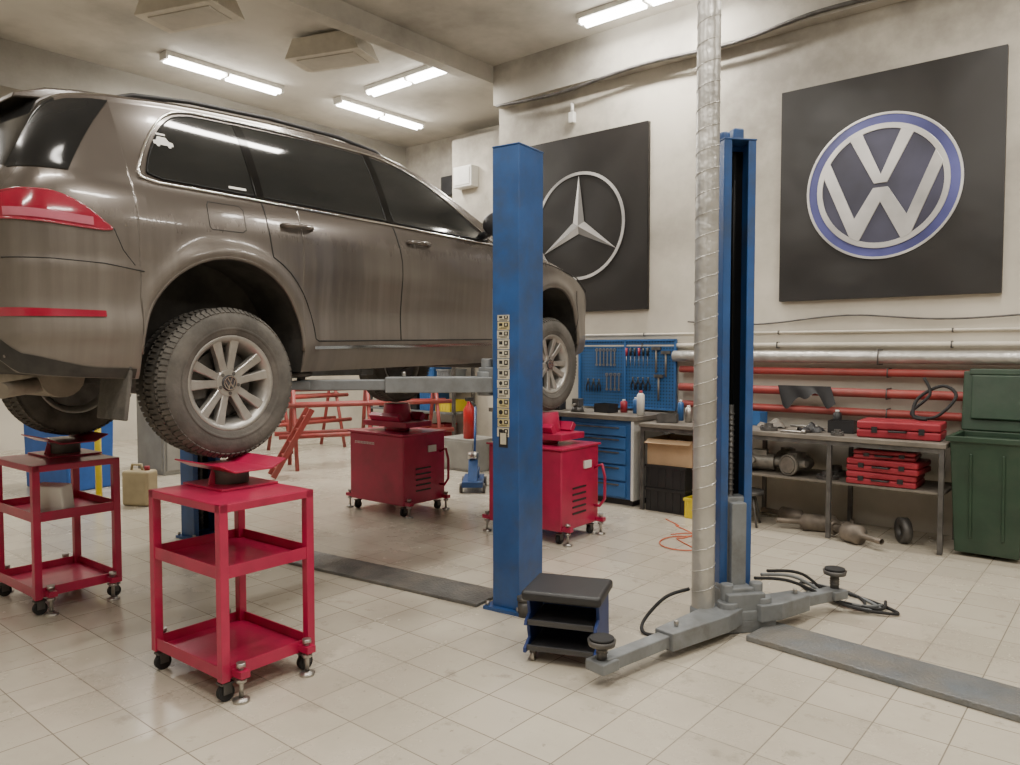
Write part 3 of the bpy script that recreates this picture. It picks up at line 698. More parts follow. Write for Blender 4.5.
# ------------------------------------------------------------ stool
st=thing('mechanic_stool','low rolling step stool with black padded seat and blue side frames','stool',(-2.16,3.02,0),22)
w,d,h=.34,.30,.345
SB=mat('stool_blue',(.018,.040,.16),.5,0,.2,6)
for a in(-1,1):
    M().prism([(-d/2-.03,.05),(-d/2-.03,.075),(-d/2+.05,.10),(-d/2+.03,.165),(-d/2-.02,.18),(-d/2-.01,.20),(-d/2+.05,.22),(-d/2+.03,h-.05),(d/2-.02,h-.05),(d/2,.05)],'x',a*(w/2)-.008,a*(w/2)+.008).obj('side_frame',st,SB,bevel=.003)
M().box((0,0,h-.025),(w+.05,d+.03,.05)).obj('seat',st,PLAST,bevel=.018,seg=4)
TRAY=mat('tray_grey',(.07,.07,.075),.4,.3)
for z,yo in((.065,-.02),(.185,-.01)):
    m=M(); m.box((0,yo,z),(w-.02,d,.008)); m.box((0,-d/2+yo,z+.012),(w-.02,.008,.026),R=Matrix.Rotation(rad(20),3,'X')); m.box((0,d/2-.01,z+.018),(w-.02,.006,.036)); m.obj('tray',st,TRAY)
M().box((0,d/2-.012,.17),(w-.02,.006,.22)).obj('back_panel',st,SB)
for a in(-1,1):
    for b in(-1,1):
        m=M(); m.cyl((a*.14-.01,b*.13,.024),(a*.14+.01,b*.13,.024),.024,n=18); m.box((a*.14,b*.13,.046),(.03,.03,.012),1); m.obj('caster',st,[STEEL,DSTEEL])
# ------------------------------------------------------------ workbenches
bl=thing('tool_cabinet','blue steel drawer cabinet under the tool board','cabinet',(-4.15,6.56,0))
M().box((0,0,.44),(.86,.56,.76)).obj('body',bl,BLUE2,bevel=.006)
for k,(z,hh) in enumerate(((.14,.14),(.30,.14),(.455,.13),(.59,.11),(.71,.10))):
    dr=M().box((-.03,-.29,z+.01),(.74,.022,hh)).obj('drawer',bl,BLUE2,bevel=.004)
    M().box((-.03,-.305,z+hh/2-.012),(.60,.014,.012)).obj('handle',dr,DSTEEL)
M().box((0,0,.03),(.80,.5,.06)).obj('plinth',bl,PLAST)
M().box((0,-.005,.845),(.94,.62,.045)).obj('worktop',bl,WOOD,bevel=.005)
M().box((.42,-.02,.44),(.03,.58,.76)).obj('side_panel',bl,WHITE,bevel=.003)
bl2=thing('tool_cabinet','blue steel cupboard with grey door beside the drawers','cabinet',(-5.1,6.56,0))
M().box((0,0,.44),(.86,.56,.76)).obj('body',bl2,BLUE2,bevel=.006); M().box((0,-.285,.44),(.8,.012,.68)).obj('door',bl2,BLUE2,bevel=.003); M().box((0,-.005,.845),(.9,.62,.045)).obj('worktop',bl2,WOOD,bevel=.005)
wb=thing('workbench','long steel-framed workbench with dark top and lower shelf','workbench',(-2.37,6.53,0))
M().box((0,0,.80),(2.54,.64,.035)).obj('worktop',wb,WOOD,bevel=.004)
for x in(-1.24,-.3,.45,1.24):
    for y in(-.29,.29): M().box((x,y,.395),(.035,.035,.785)).obj('leg',wb,DSTEEL,bevel=.003)
M().box((.42,.03,.44),(1.66,.56,.02)).obj('shelf',wb,WOOD,bevel=.003)
for y in(-.29,.29): M().box((0,y,.765),(2.5,.03,.04)).obj('rail',wb,DSTEEL)
pb=thing('tool_board','blue perforated tool board on the wall','tool board',(-4.2,6.90,.90))
M().box((0,0,.35),(1.15,.02,.70)).obj('panel',pb,PEG)
m=M()
for z in(-.0,.70): m.box((0,-.008,z),(1.17,.035,.02))
for x in(-.58,0,.58): m.box((x,-.008,.35),(.02,.035,.70))
m.obj('frame',pb,BLUE2)
random.seed(11)
def tool(kind,x,z):
    m=M(); y=6.876
    if kind=='wrench':
        m.box((0,0,.0),(.012,.006,.14)); m.rev([(-.004,.008),(-.004,.018),(.004,.018),(.004,.008)],(0,0,.08),'y',14,closed=True,smooth=False); m.rev([(-.004,.006),(-.004,.014),(.004,.014),(.004,.006)],(0,0,-.078),'y',14,closed=True,smooth=False); o=m.obj('wrench',None,STEEL,(x,y,z))
        tag(o,'steel combination wrench hung on the blue tool board','wrench','wrenches on the tool board')
    elif kind=='screwdriver':
        m.cyl((0,0,0),(0,0,-.11),.003,n=8,mi=1); m.cyl((0,0,0),(0,0,.08),.011,.013,n=10); o=m.obj('screwdriver',None,[RED2 if random.random()<.5 else PLAST,STEEL],(x,y,z)); tag(o,'screwdriver hung tip down on the blue tool board','screwdriver','screwdrivers on the tool board')
    elif kind=='pliers':
        m.tube([(-.02,0,-.08),(-.022,0,-.03),(-.004,0,.01),(.006,0,.05)],.007,8); m.tube([(.02,0,-.08),(.022,0,-.03),(.004,0,.01),(-.006,0,.05)],.007,8); o=m.obj('pliers',None,PLAST,(x,y,z)); tag(o,'black pliers hung on the blue tool board','pliers','pliers on the tool board')
    else:
        m.cyl((0,0,-.13),(0,0,.10),.010,n=10,mi=1); m.box((0,0,.115),(.10,.026,.030)); o=m.obj('hammer',None,[DSTEEL,WOOD],(x,y,z)); tag(o,'hammer hung on the blue tool board','hammer','hammers on the tool board')
for k in range(6): tool('wrench',-4.55+.045*k,1.42)
for k in range(6): tool('screwdriver',-4.18+.05*k,1.44)
tool('hammer',-3.83,1.40); tool('hammer',-3.72,1.36)
for k in range(3): tool('pliers',-4.66+.07*k,1.14)
for k in range(4): tool('pliers',-4.10+.06*k,1.17)
for k in range(4): tool('wrench',-4.42+.05*k,1.16)
tool('hammer',-3.80,1.12)
# ------------------------------------------------------------ bench items
def case(loc,dim,rz,label,m_=RED2):
    c=thing('tool_case',label,'tool case',loc,rz,'red tool cases')
    w,d,h=dim
    M().box((0,0,h*.25),(w,d,h*.5-.004)).obj('case_base',c,m_,bevel=.012,seg=3); M().box((0,0,h*.76),(w,d,h*.48)).obj('lid',c,m_,bevel=.014,seg=3)
    for x in(-w*.28,w*.28): M().box((x,-d/2-.004,h*.5),(.04,.01,h*.35)).obj('latch',c,PLAST)
    M().tube([(-.06,-d/2,h*.45),(-.055,-d/2-.03,h*.45),(.055,-d/2-.03,h*.45),(.06,-d/2,h*.45)],.008,8).obj('handle',c,PLAST,fix=False)
case((-1.46,6.50,.818),(.58,.36,.13),4,'flat red plastic tool case on the workbench')
case((-1.56,6.46,.451),(.50,.36,.10),2,'red plastic tool case on the lower bench shelf')
case((-1.54,6.46,.552),(.52,.36,.10),-3,'red plastic tool case stacked on another on the bench shelf')
case((-1.55,6.47,.653),(.44,.34,.07),5,'red plastic tool case on top of the stack')
def engine(loc,rz):
    o=M(); o.cyl((-.12,0,.09),(.12,0,.09),.07,n=24); o.cyl((.12,0,.09),(.17,0,.09),.045,n=20); o.box((0,0,.16),(.12,.09,.06)); o.cyl((-.05,-.07,.1),(-.05,-.14,.11),.03,n=14); o.rev([(-.015,.075),(-.015,.09),(.015,.09),(.015,.075)],(-.1,0,.09),'x',28,closed=True)
    ob=o.obj('starter_motor',None,mat('cast_alum',(.22,.205,.18),.5,.6,.3,15),loc,(0,0,rad(rz)),bevel=.004); tag(ob,'worn cast metal starter motor on the bench shelf','car part','loose metal car parts'); return ob
e=engine((-2.55,6.42,.452),10); copytree(e,(-2.24,6.42,.452),70); copytree(e,(-2.40,6.66,.452),130)
def gear(loc,r,h,label,m_=DSTEEL):
    m=M(); m.rev([(0,r*.35),(0,r),(h*.4,r),(h*.4,r*.55),(h,r*.5),(h,r*.35)],n=28,axis='z',closed=True,smooth=False)
    for k in range(5): a=2*pi*k/5; m.cyl((r*.75*math.cos(a),r*.75*math.sin(a),h*.4),(r*.75*math.cos(a),r*.75*math.sin(a),h*.4+.012),.01,n=8)
    ob=m.obj('wheel_hub',None,m_,loc,(0,0,random.random())); tag(ob,label,'car part','loose metal car parts')
gear((-2.45,6.34,.818),.07,.06,'greasy steel wheel hub on the workbench'); gear((-2.78,6.52,.818),.06,.05,'greasy steel wheel hub on the workbench',STEEL); gear((-1.88,6.30,.818),.05,.05,'greasy steel wheel hub on the workbench'); gear((-1.98,6.40,.451),.09,.06,'greasy steel wheel hub on the bench shelf'); gear((-1.98,6.64,.451),.08,.08,'greasy steel wheel hub on the bench shelf'); gear((-2.66,6.64,.451),.08,.07,'greasy steel wheel hub on the bench shelf')
def canister(loc,r,h,m_,label,name='spray_can',cat='can'):
    c=thing(name,label,cat,loc)
    M().rev([(0,.001),(0,r),(h*.82,r),(h*.9,r*.55),(h*.9,.001)],n=20,axis='z').obj('can_body',c,m_); M().cyl((0,0,h*.88),(0,0,h),r*.45,n=14).obj('cap',c,WHITE if m_!=WHITE else RED2)
canister((-3.74,6.42,.869),.037,.24,WHITE,'white spray can on the blue cabinet top')
canister((-3.90,6.60,.869),.03,.16,BLUE2,'blue spray can by the tool board')
canister((-4.05,6.62,.869),.035,.13,RED2,'red can by the tool board')
canister((-3.30,6.55,.818),.035,.16,STEEL,'metal can on the workbench')
canister((-3.14,6.62,.818),.03,.2,RED2,'red spray can on the workbench')
canister((-2.95,6.70,.818),.04,.18,PLAST,'black oil bottle on the workbench')
canister((-3.45,6.68,.818),.03,.2,BLUE2,'blue spray can on the workbench')
canister((-2.02,6.76,.818),.035,.17,PLAST,'black oil bottle on the workbench')
v=thing('bench_vise','dark steel bench vise on the blue cabinet top','vise',(-4.48,6.42,.868),20)
M().cyl((0,0,0),(0,0,.05),.07,.05,n=20).obj('base',v,DSTEEL); M().box((0,.03,.09),(.07,.16,.08)).obj('jaw',v,DSTEEL,bevel=.006); M().box((0,-.08,.10),(.07,.03,.08)).obj('jaw',v,DSTEEL,bevel=.006); M().cyl((0,-.19,.08),(0,0,.08),.013,n=12).obj('screw_handle',v,STEEL)
def pbox(loc,dim,rz,m_,label):
    w,d,h=dim; m=M(); m.box((0,0,.004),(w,d,.008))
    for a in(-1,1): m.box((0,a*(d/2-.003),h/2),(w,.006,h)); m.box((a*(w/2-.003),0,h/2),(.006,d-.012,h))
    m.box((0,0,h*.6),(w*.8,d*.3,h*.25),R=Matrix.Rotation(.4,3,'Z'))
    o=m.obj('parts_box',None,m_,loc,(0,0,rz)); tag(o,label,'box')
pbox((-4.85,6.5,.868),(.22,.16,.10),.2,PLAST,'black plastic parts box on the cupboard top')
pbox((-4.20,6.52,.868),(.20,.14,.09),-.2,PLAST,'black plastic parts box on the blue cabinet')
pbox((-3.45,6.42,.818),(.18,.14,.08),.3,DSTEEL,'small grey parts box on the workbench')
pbox((-1.92,6.56,.818),(.20,.14,.10),.1,PLAST,'black plastic parts box on the workbench')
pbox((-2.75,6.74,.818),(.20,.14,.12),-.1,BLUE2,'blue plastic parts box on the workbench')
def rag(loc,sc,m_,label):
    o=M(); vs=[];fs=[];N=10
    for j in range(N+1):
        for i in range(N+1):
            u,v_=i/N-.5,j/N-.5; r=math.hypot(u,v_); vs.append((u*sc*2,v_*sc*1.4,max(0.002,(.06*(1-r*1.6)+.02*math.sin(9*u+4*v_)+.015*math.sin(13*v_)))))
    for j in range(N):
        for i in range(N): a=j*(N+1)+i; fs.append((a,a+1,a+N+2,a+N+1))
    ob=o.add(vs,fs,0,True).obj('shop_rag',None,m_,loc,(0,0,random.random()),fix=False); tag(ob,label,'rag')
rag((-2.52,6.62,.82),.12,WOOD,'dirty brown rag on the workbench'); rag((-2.14,6.44,.82),.10,PLAST,'black rag on the workbench')
for x,y,l in((-3.0,6.40,.3),(-2.3,6.76,.25),(-2.22,6.27,.2)):
    o=M().cyl((-l/2,0,.012),(l/2,0,.012),.010,n=10); o.cyl((l/2-.03,0,.016),(l/2,0,.016),.016,n=10); ob=o.obj('socket_bar',None,STEEL,(x,y,.818),(0,0,random.uniform(-.1,.1))); tag(ob,'steel socket extension bar on the workbench','tool','socket bars on the workbench')
def crate(loc,dim,m_,label,rz=0):
    w,d,h=dim; m=M(); t=.008
    m.box((0,0,t/2),(w*.94,d*.94,t))
    for a in(-1,1): m.box((0,a*(d/2-t/2),h/2),(w,t,h)); m.box((a*(w/2-t/2),0,h/2),(t,d-2*t,h))
    for a in(-1,1): m.box((0,a*(d/2+.004),h-.012),(w+.02,.012,.024)); m.box((a*(w/2+.004),0,h-.012),(.012,d,.024))
    for k in range(-2,3): m.box((k*w/5.2,-d/2-.003,h*.45),(.012,.008,h*.8))
    ob=m.obj('plastic_crate',None,m_,loc,(0,0,rad(rz)),bevel=.002); tag(ob,label,'crate'); return ob
crate((-3.38,6.50,0),(.40,.50,.22),PLAST,'black plastic crate on the floor under the bench'); crate((-3.38,6.50,.222),(.40,.50,.21),PLAST,'black plastic crate stacked on another crate')
crate((-3.02,6.32,0),(.24,.30,.18),YELL,'yellow plastic crate on the floor under the bench')
bx=thing('cardboard_box','open brown cardboard box on the black crates','box',(-3.36,6.50,.434),3)
m=M(); w,d,h=.44,.46,.24
m.box((0,0,.003),(w,d,.006))
for a in(-1,1): m.box((0,a*d/2,h/2),(w,.006,h)); m.box((a*w/2,0,h/2),(.006,d,h))
m.obj('box_walls',bx,CARD)
M().box((0,-d/2-.035,h-.02),(w,.005,.08),R=Matrix.Rotation(rad(-70),3,'X')).obj('flap',bx,CARD)
M().prism([(-w/2+.05,0),(w/2-.1,0),(.1,.08),(-.08,.1)],'y',-.15,.15).obj('contents',bx,WHITE,(0,0,h-.14))
s2=thing('low_stool','small dark metal stool under the workbench','stool',(-2.62,6.28,0),15)
M().cyl((0,0,.27),(0,0,.30),.15,n=28).obj('seat',s2,DSTEEL)
for k in range(4): a=rad(45+90*k); M().cyl((.09*math.cos(a),.09*math.sin(a),.27),(.15*math.cos(a),.15*math.sin(a),0),.010,n=10).obj('leg',s2,DSTEEL)
RUST=mat('rust_steel',(.19,.16,.13),.6,.5,.35,10)
def silencer(loc,rz,l,r,label):
    m=M(); m.rev([(-l/2-.18,.022),(-l/2,.022),(-l/2+.03,r),(l/2-.03,r),(l/2,.03),(l/2+.12,.03)],(0,0,r),'x',24); m.rev([(-.012,.03),(-.012,r*.75),(.012,r*.75),(.012,.03)],(l/2+.1,0,r),'x',24,closed=True)
    ob=m.obj('exhaust_part',None,RUST,loc,(0,0,rad(rz))); tag(ob,label,'car part','loose metal car parts')
silencer((-1.72,6.20,0),150,.20,.075,'rusty metal exhaust part lying on the floor'); silencer((-2.05,6.42,0),20,.30,.07,'rusty steel muffler on the floor under the bench'); silencer((-2.35,6.62,0),-15,.24,.06,'dark metal car part on the floor under the bench')
m=M(); m.rev([(-.03,.04),(-.03,.10),(.03,.10),(.03,.04)],(0,0,.10),'x',32,closed=True); ob=m.obj('brake_drum',None,DSTEEL,(-1.42,6.45,0),(0,0,.6)); tag(ob,'dark round brake drum standing on the floor','car part','loose metal car parts')
# ------------------------------------------------------------ bin
bn=thing('wheelie_bin','green plastic wheelie bin with its lid open against the wall','waste bin',(-.85,6.50,0))
m=M(); w0,d0,w1,d1,h=.40,.38,.47,.50,.86
vs=[]
for (ww,dd,z) in((w0,d0,.03),(w1,d1,h)):
    for x,y in((-1,-1),(1,-1),(1,1),(-1,1)): vs.append((x*ww/2,y*dd/2,z))
for (ww,dd,z) in((w1-.03,d1-.03,h),(w0-.03,d0-.03,.08)):
    for x,y in((-1,-1),(1,-1),(1,1),(-1,1)): vs.append((x*ww/2,y*dd/2,z))
fs=[(3,2,1,0)]
for r in range(3):
    for k in range(4): fs.append((r*4+k,r*4+(k+1)%4,r*4+4+(k+1)%4,r*4+4+k))
fs.append((12,13,14,15)); m.add(vs,fs)
for k in(-1,1): m.box((k*.10,-.225,.45),(.02,.02,.62),R=Matrix.Rotation(rad(4.2),3,'X'))
m.obj('bin_body',bn,GREEN,bevel=.012,seg=3)
m=M()
for a in(-1,1): m.box((0,a*d1/2,h),(w1+.05,.035,.04)); m.box((a*w1/2,0,h),(.035,d1+.02,.04))
m.obj('rim',bn,GREEN,bevel=.006)
m=M(); Rl=Matrix.Rotation(rad(-8),3,'X'); m.box((0,.285,h+.25),(w1+.02,.025,.46),R=Rl); m.box((0,.262,h+.28),(w1-.10,.02,.34),R=Rl); m.box((0,.315,h+.47),(w1-.06,.05,.05),R=Rl)
m.obj('lid',bn,GREEN,bevel=.010)
m=M(); m.cyl((-w1/2,.29,h-.01),(w1/2,.29,h-.01),.016,n=12); m.obj('handle_bar',bn,GREEN)
for a in(-1,1): M().cyl((a*.18-.02,.17,.10),(a*.18+.02,.17,.10),.10,n=28).obj('wheel',bn,RUBBER)
# ------------------------------------------------------------ wall pipes
def wpipe(name,z,r,m_,label,x0=-5.2,x1=3.9,y=6.88,wob=0):
    pts=[(x,y,z+wob*math.sin(x*1.7)) for x in np.linspace(x0,x1,20)]
    o=M().tube(pts,r,14)
    for x in np.arange(x0+.5,x1,1.4): o.tube([(x,YW,z+r*1.1),(x,y-r*1.05,z+r*1.1),(x,y-r*1.15,z-r*1.1),(x,YW,z-r*1.1)],.006,5,1)
    ob=o.obj(name,None,[m_,DSTEEL],fix=False); tag(ob,label,'pipe')
wpipe('wall_pipe',1.44,.055,FOIL,'foil-wrapped insulated pipe along the wall',-3.62,3.9,6.86)
wpipe('wall_pipe',1.545,.022,CREAM,'thin cream painted pipe along the wall',-5.9,3.9,6.91)
wpipe('wall_pipe',1.66,.012,CREAM,'thin cream painted pipe along the wall',-5.9,3.9,6.93)
wpipe('wall_pipe',1.31,.032,REDP,'red painted pipe along the wall',-3.55,3.9,6.86)
wpipe('wall_pipe',1.135,.038,REDP,'red painted pipe along the wall',-3.55,3.9,6.85)
wpipe('wall_pipe',.97,.035,REDP,'red painted pipe along the wall',-3.55,3.9,6.86)
def cable(pts,r,m_,label,name='cable'):
    P=[Vector(p) for p in pts]; out=[]
    for i in range(len(P)-1):
        a=P[max(i-1,0)];b=P[i];c=P[i+1];d=P[min(i+2,len(P)-1)]
        for t in np.linspace(0,1,8,endpoint=False):
            t=float(t); out.append(.5*((2*b)+(-a+c)*t+(2*a-5*b+4*c-d)*t*t+(-a+3*b-3*c+d)*t**3))
    out.append(P[-1]); ob=M().tube(out,r,6).obj(name,None,m_,fix=False); tag(ob,label,'cable')
cable([(-3.5,6.91,1.78),(-2.8,6.92,1.74),(-2.0,6.92,1.80),(-1.2,6.92,1.75),(0,6.92,1.8),(2,6.92,1.78)],.008,DSTEEL,'dark cable running along the wall')
cable([(-5.9,6.79,4.34),(-5,6.79,4.30),(-4,6.79,4.36),(-3,6.79,4.33),(-2.2,6.79,4.40),(-1,6.79,4.36),(1,6.79,4.38)],.018,DSTEEL,'dark conduit sagging along the concrete beam')
cable([(-2.25,4.75,HC),(-2.25,4.76,4.6),(-2.25,4.75,3.9),(-2.26,4.75,3.55)],.006,WHITE,'white cable hanging from the ceiling')
cable([(-1.35,6.70,1.28),(-1.30,6.66,1.15),(-1.42,6.62,1.0),(-1.25,6.60,.98),(-1.12,6.66,1.14),(-1.22,6.70,1.22),(-1.38,6.66,1.12),(-1.40,6.60,.98),(-1.3,6.58,.96)],.013,RUBBER,'coiled black hose hung on the red pipes','hose')
cable([(-1.88,3.76,.20),(-1.97,3.66,.16),(-2.04,3.56,.05),(-2.0,3.48,.012),(-1.9,3.50,.012),(-1.84,3.6,.012)],.010,RUBBER,'black cable curling on the floor by the duct')
for k in range(3):
    q=k*.09
    cable([(-1.62,4.02+q,.25),(-1.50,4.25+q,.20),(-1.30,4.5,.05),(-1.22+q,4.65,.012),(-1.3,4.82,.012),(-1.48-q,4.9,.012),(-1.5,4.7,.012),(-1.32+q,4.6,.03),(-1.15,4.65+q,.012)],.009,RUBBER if k!=1 else GREYS,'loose cable lying around the lift arm')
random.seed(21)
cable([(-3.15+.09*k+random.uniform(-.12,.12),5.95-.10*k+random.uniform(-.12,.12),.006) for k in range(14)],.005,ORANGE,'long tangled orange-red cable on the floor')
cable([(-2.7+.35*math.cos(t)*(.5+.1*t/6),5.35+.30*math.sin(t)*(.6+.05*t),.006+.001*t) for t in np.linspace(0,9,18)],.005,ORANGE,'long tangled orange-red cable on the floor')
o=M()
vs=[];fs=[];NX,NY=24,12
for j in range(NY+1):
    for i in range(NX+1):
        u,v_=i/NX,j/NY
        bot=.13+.05*math.sin(7*u+1)+.03*math.sin(17*u)
        vs.append((-2.55+.46*u+.05*v_, 6.795-.012*math.sin(16*u)*v_-.02*v_, 1.185-bot*v_))
for j in range(NY):
    for i in range(NX): a=j*(NX+1)+i; fs.append((a,a+1,a+NX+2,a+NX+1))
ob=o.add(vs,fs,0,True).obj('black_cloth',None,PLAST,fix=False); tag(ob,'limp black cloth hung over the red wall pipe','cloth')
d=thing('wall_floodlight','small white device mounted high on the wall','wall lamp',(-4.9,6.93,4.04)); M().box((0,-.03,0),(.07,.06,.12)).obj('housing',d,WHITE,bevel=.01); M().cyl((0,-.03,.06),(0,-.03,.16),.02,n=12).obj('sensor',d,WHITE)
ob=M().box((0,0,0),(.40,.10,.30)).obj('wall_screen',None,PLAST,(-8.35,8.55,4.05),bevel=.01); tag(ob,'small black flat screen high on the wall','screen')
d=thing('electrical_box','white electrical box high on the pilaster','electrical box',(-7.65,8.2,4.0)); M().box((0,-.08,0),(.36,.16,.3)).obj('housing',d,WHITE,bevel=.01); M().box((0,-.165,0),(.30,.012,.24)).obj('cover',d,WHITE,bevel=.005)
# ------------------------------------------------------------ ceiling lamps
def lamp(loc,rz,label,group='ceiling tube lamps',LL=1.5):
    c=thing('ceiling_lamp',label,'lamp',loc,rz,group)
    M().box((0,0,(HC-loc[2]+.008)/2),(LL,.17,HC-loc[2]-.008)).obj('housing',c,WHITE,bevel=.005)
    for x in(-LL/4,LL/4):
        for y in(-.045,.045): M().cyl((x-LL*.225,y,-.018),(x+LL*.225,y,-.018),.024,n=12).obj('lamp_tube',c,TUBE)
    for x in(-LL*.49,0,LL*.49): M().box((x,0,-.005),(.03,.15,.04)).obj('end_cap',c,WHITE)
    return c
def area(loc,rz,sx,sy,p,col=(1,.945,.86),up=False):
    l=D.lights.new('tube_and_fill_light','AREA'); l.shape='RECTANGLE'; l.size=sx; l.size_y=sy; l.energy=p; l.color=col
    o=D.objects.new('tube_and_fill_light',l); COL.objects.link(o); o.location=loc; o.rotation_euler=(pi if up else 0,0,rad(rz)); return o
LZ=HC-.06
for loc,rz in(((-6.92,6.36,LZ),0),((-3.68,6.38,LZ),0),((-8.50,4.86,LZ),90),((-8.25,7.05,LZ),90)):
    lamp(loc,rz,'white twin-tube fluorescent lamp fixed on the ceiling, lit'); area((loc[0],loc[1],loc[2]-.06),rz,1.4,.12,80)
    area((loc[0],loc[1]+(.0),loc[2]-.45),rz,1.4,.12,6,up=True)  # added up-facing fill hung below the tubes, brightens the ceiling
for x,y in((-.6,5.2),(-.6,2.2),(-2.2,.8),(-4.8,.2),(-1,-1.8),(-9,1),(-11,5),(1.8,1),(1.8,4.6),(-3.2,3.3)):  # added unseen fill lights without fixtures, facing down and up
    area((x,y,4.55),90,1.2,.15,66); area((x,y,4.15),90,1.2,.15,7,up=True)
def trough(loc,rz,label):
    c=thing('ceiling_duct_panel',label,'ventilation duct',loc,rz)
    M().prism([(-.45,.0),(.45,.0),(.35,.20),(-.35,.20)],'y',-.22,.22).obj('hood',c,CREAM,bevel=.006)
    M().box((0,0,(HC-loc[2]+.19)/2),(.3,.3,HC-loc[2]-.19)).obj('duct_neck',c,CREAM); M().box((0,0,-.005),(.7,.3,.01)).obj('grille',c,CEIL)
trough((-6.75,5.1,4.58),20,'cream sheet-metal ventilation hood on the ceiling'); trough((-6.9,3.6,4.58),20,'cream sheet-metal ventilation hood on the ceiling')
# ------------------------------------------------------------ left background
def rack(loc,rz,L=1.9):
    c=thing('red_trestle_rack','red tubular steel trestle rack with long bars','rack',loc,rz)
    for y in(0,L*.5,L):
        m=M(); m.cyl((-.30,y,0),(-.05,y,1.0),.025,n=10); m.cyl((.30,y,0),(.05,y,1.0),.025,n=10); m.cyl((-.2,y,.4),(.2,y,.4),.02,n=10); m.cyl((-.1,y,.8),(.1,y,.8),.02,n=10); m.obj('trestle',c,REDP)
    for z,x in((1.0,0),(.8,-.12),(.8,.12),(.42,-.2),(.42,.2)): M().cyl((x,-.2,z),(x,L+.2,z),.03,n=12).obj('bar',c,REDP)
rack((-8.3,5.6,0),-25); rack((-9.75,5.4,0),0)
rmp=thing('red_ramp','red steel ramp leaning against the trestle rack','ramp',(-7.75,5.2,0),-25)
m=M()
for x in(-.14,.14): m.box((x,0,.41),(.04,.06,.9),R=Matrix.Rotation(rad(-30),3,'X'))
for k in range(5): m.box((0,-.17+.085*k,.10+.15*k),(.28,.03,.03))
m.obj('ramp_frame',rmp,REDP)
tub=thing('blue_tub','large blue plastic tub on the floor','container',(-9.05,3.25,0),10)
m=M(); m.box((0,0,.41),(.80,.5,.82),taper=1.05); m.obj('tub_body',tub,mat('tub_blue',(.02,.10,.38),.45),bevel=.02); M().box((0,0,.84),(.88,.58,.05)).obj('lid',tub,mat('tub_lid',(.03,.14,.45),.45),bevel=.015)
j=thing('jerrycan','tan plastic jerrycan on the floor','canister',(-7.45,3.30,0),30)
M().box((0,0,.17),(.28,.18,.34)).obj('can_body',j,TAN,bevel=.03,seg=4); M().cyl((.08,0,.34),(.08,0,.38),.025,n=14).obj('cap',j,RED2); M().tube([(-.09,0,.32),(-.08,0,.39),(.02,0,.39),(.03,0,.33)],.014,8).obj('handle',j,TAN,fix=False)
gc=thing('grey_locker','grey metal locker standing behind the car','locker',(-9.3,4.5,0),0)
LOCK=mat('locker_grey',(.26,.255,.235),.5,0,.15,5)
M().box((0,0,.55),(.7,.5,1.1)).obj('body',gc,LOCK,bevel=.008); M().box((.36,0,.55),(.015,.44,1.0)).obj('door',gc,LOCK,bevel=.003); M().box((0,-.255,.55),(.64,.015,1.0)).obj('door',gc,LOCK,bevel=.003)
tk=thing('floor_jack','blue rolling hydraulic jack on the floor','jack',(-5.55,6.0,0),40)
m=M(); m.box((0,0,.09),(.22,.55,.06)); m.box((0,.1,.16),(.12,.25,.09)); m.prism([(-.25,.12),(.2,.12),(.0,.34),(-.06,.34)],'x',-.05,.05); m.obj('chassis',tk,BLUE,bevel=.006)
for a in(-1,1):
    for b in(-1,1): M().cyl((a*.12-.015,b*.22,.05),(a*.12+.015,b*.22,.05),.05,n=20).obj('wheel',tk,DSTEEL)
M().cyl((0,.22,.15),(0,.5,.85),.014,n=10).obj('handle',tk,BLUE); M().cyl((0,-.03,.33),(0,-.03,.40),.06,n=20).obj('saddle',tk,STEEL)
fx=thing('fire_extinguisher','red fire extinguisher on a low cupboard','fire extinguisher',(-6.45,6.9,.40))
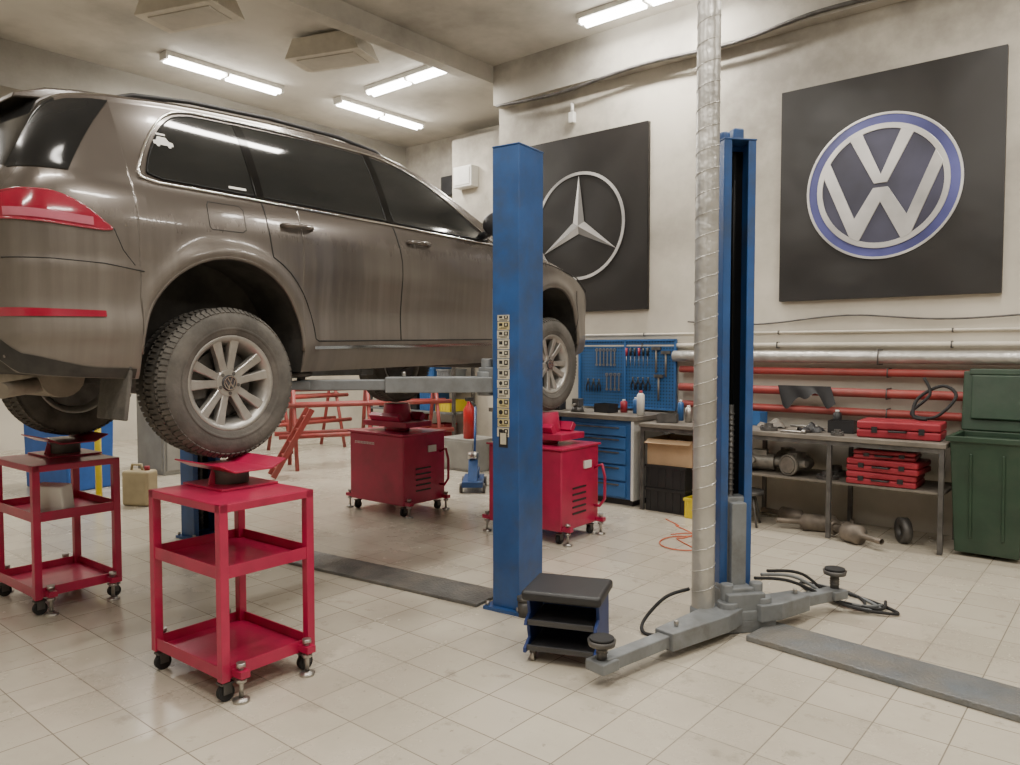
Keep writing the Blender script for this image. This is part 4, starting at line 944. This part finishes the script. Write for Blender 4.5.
M().rev([(0,.001),(0,.075),(.36,.075),(.43,.03),(.46,.025),(.46,.001)],n=24,axis='z').obj('tank',fx,mat('ext_red',(.45,.02,.02),.3)); M().box((0,0,.49),(.03,.12,.04)).obj('lever',fx,PLAST); M().tube([(.02,0,.46),(.10,0,.42),(.10,0,.15)],.012,8).obj('hose',fx,RUBBER,fix=False)
sh=thing('low_shelf','low grey cupboard against the wall','cupboard',(-6.55,7.0,0)); M().box((0,0,.2),(.6,.45,.4)).obj('body',sh,LOCK,bevel=.008); M().box((0,-.23,.2),(.54,.01,.34)).obj('door',sh,LOCK,bevel=.003)
shf=thing('storage_shelf','grey metal storage shelf against the back wall','shelf',(-8.4,7.9,0))
for x in(-.9,.9):
    for y in(-.2,.2): M().box((x,y,.9),(.04,.04,1.8)).obj('upright',shf,DSTEEL)
for z in(.15,.6,1.05,1.5): M().box((0,0,z),(1.84,.46,.025)).obj('shelf_board',shf,GREYS)
random.seed(8)
for z in(.165,.615,1.065,1.515):
    x=-.75
    while x<.55:
        w=random.uniform(.2,.32);h=random.uniform(.15,.36)
        crate((-8.4+x+w/2,7.9,z),(w-.03,.36,h),random.choice([BLUE2,RED2,CARD,PLAST,YELL,GREYS]),'plastic storage crate on the metal shelf'); x+=w+.04
yp=M().cyl((0,0,0),(0,0,1.0),.03,n=14); yp.cyl((0,0,0),(0,0,.03),.09,n=20); ob=yp.obj('yellow_post',None,YELL,(-7.9,3.1,0)); tag(ob,'yellow painted steel guard post on the floor','post')
# ------------------------------------------------------------ camera & world
cam=D.cameras.new('camera'); cam.lens=36*760/1020; cam.sensor_width=36; cam.clip_start=.05; cam.clip_end=100
co=D.objects.new('camera',cam); COL.objects.link(co); co.location=(0,0,1.5); co.rotation_euler=(rad(90-2.45),0,rad(40)); bpy.context.scene.camera=co
w=D.worlds.new('world'); bpy.context.scene.world=w; w.use_nodes=True; w.node_tree.nodes['Background'].inputs[0].default_value=(.5,.45,.38,1); w.node_tree.nodes['Background'].inputs[1].default_value=.3
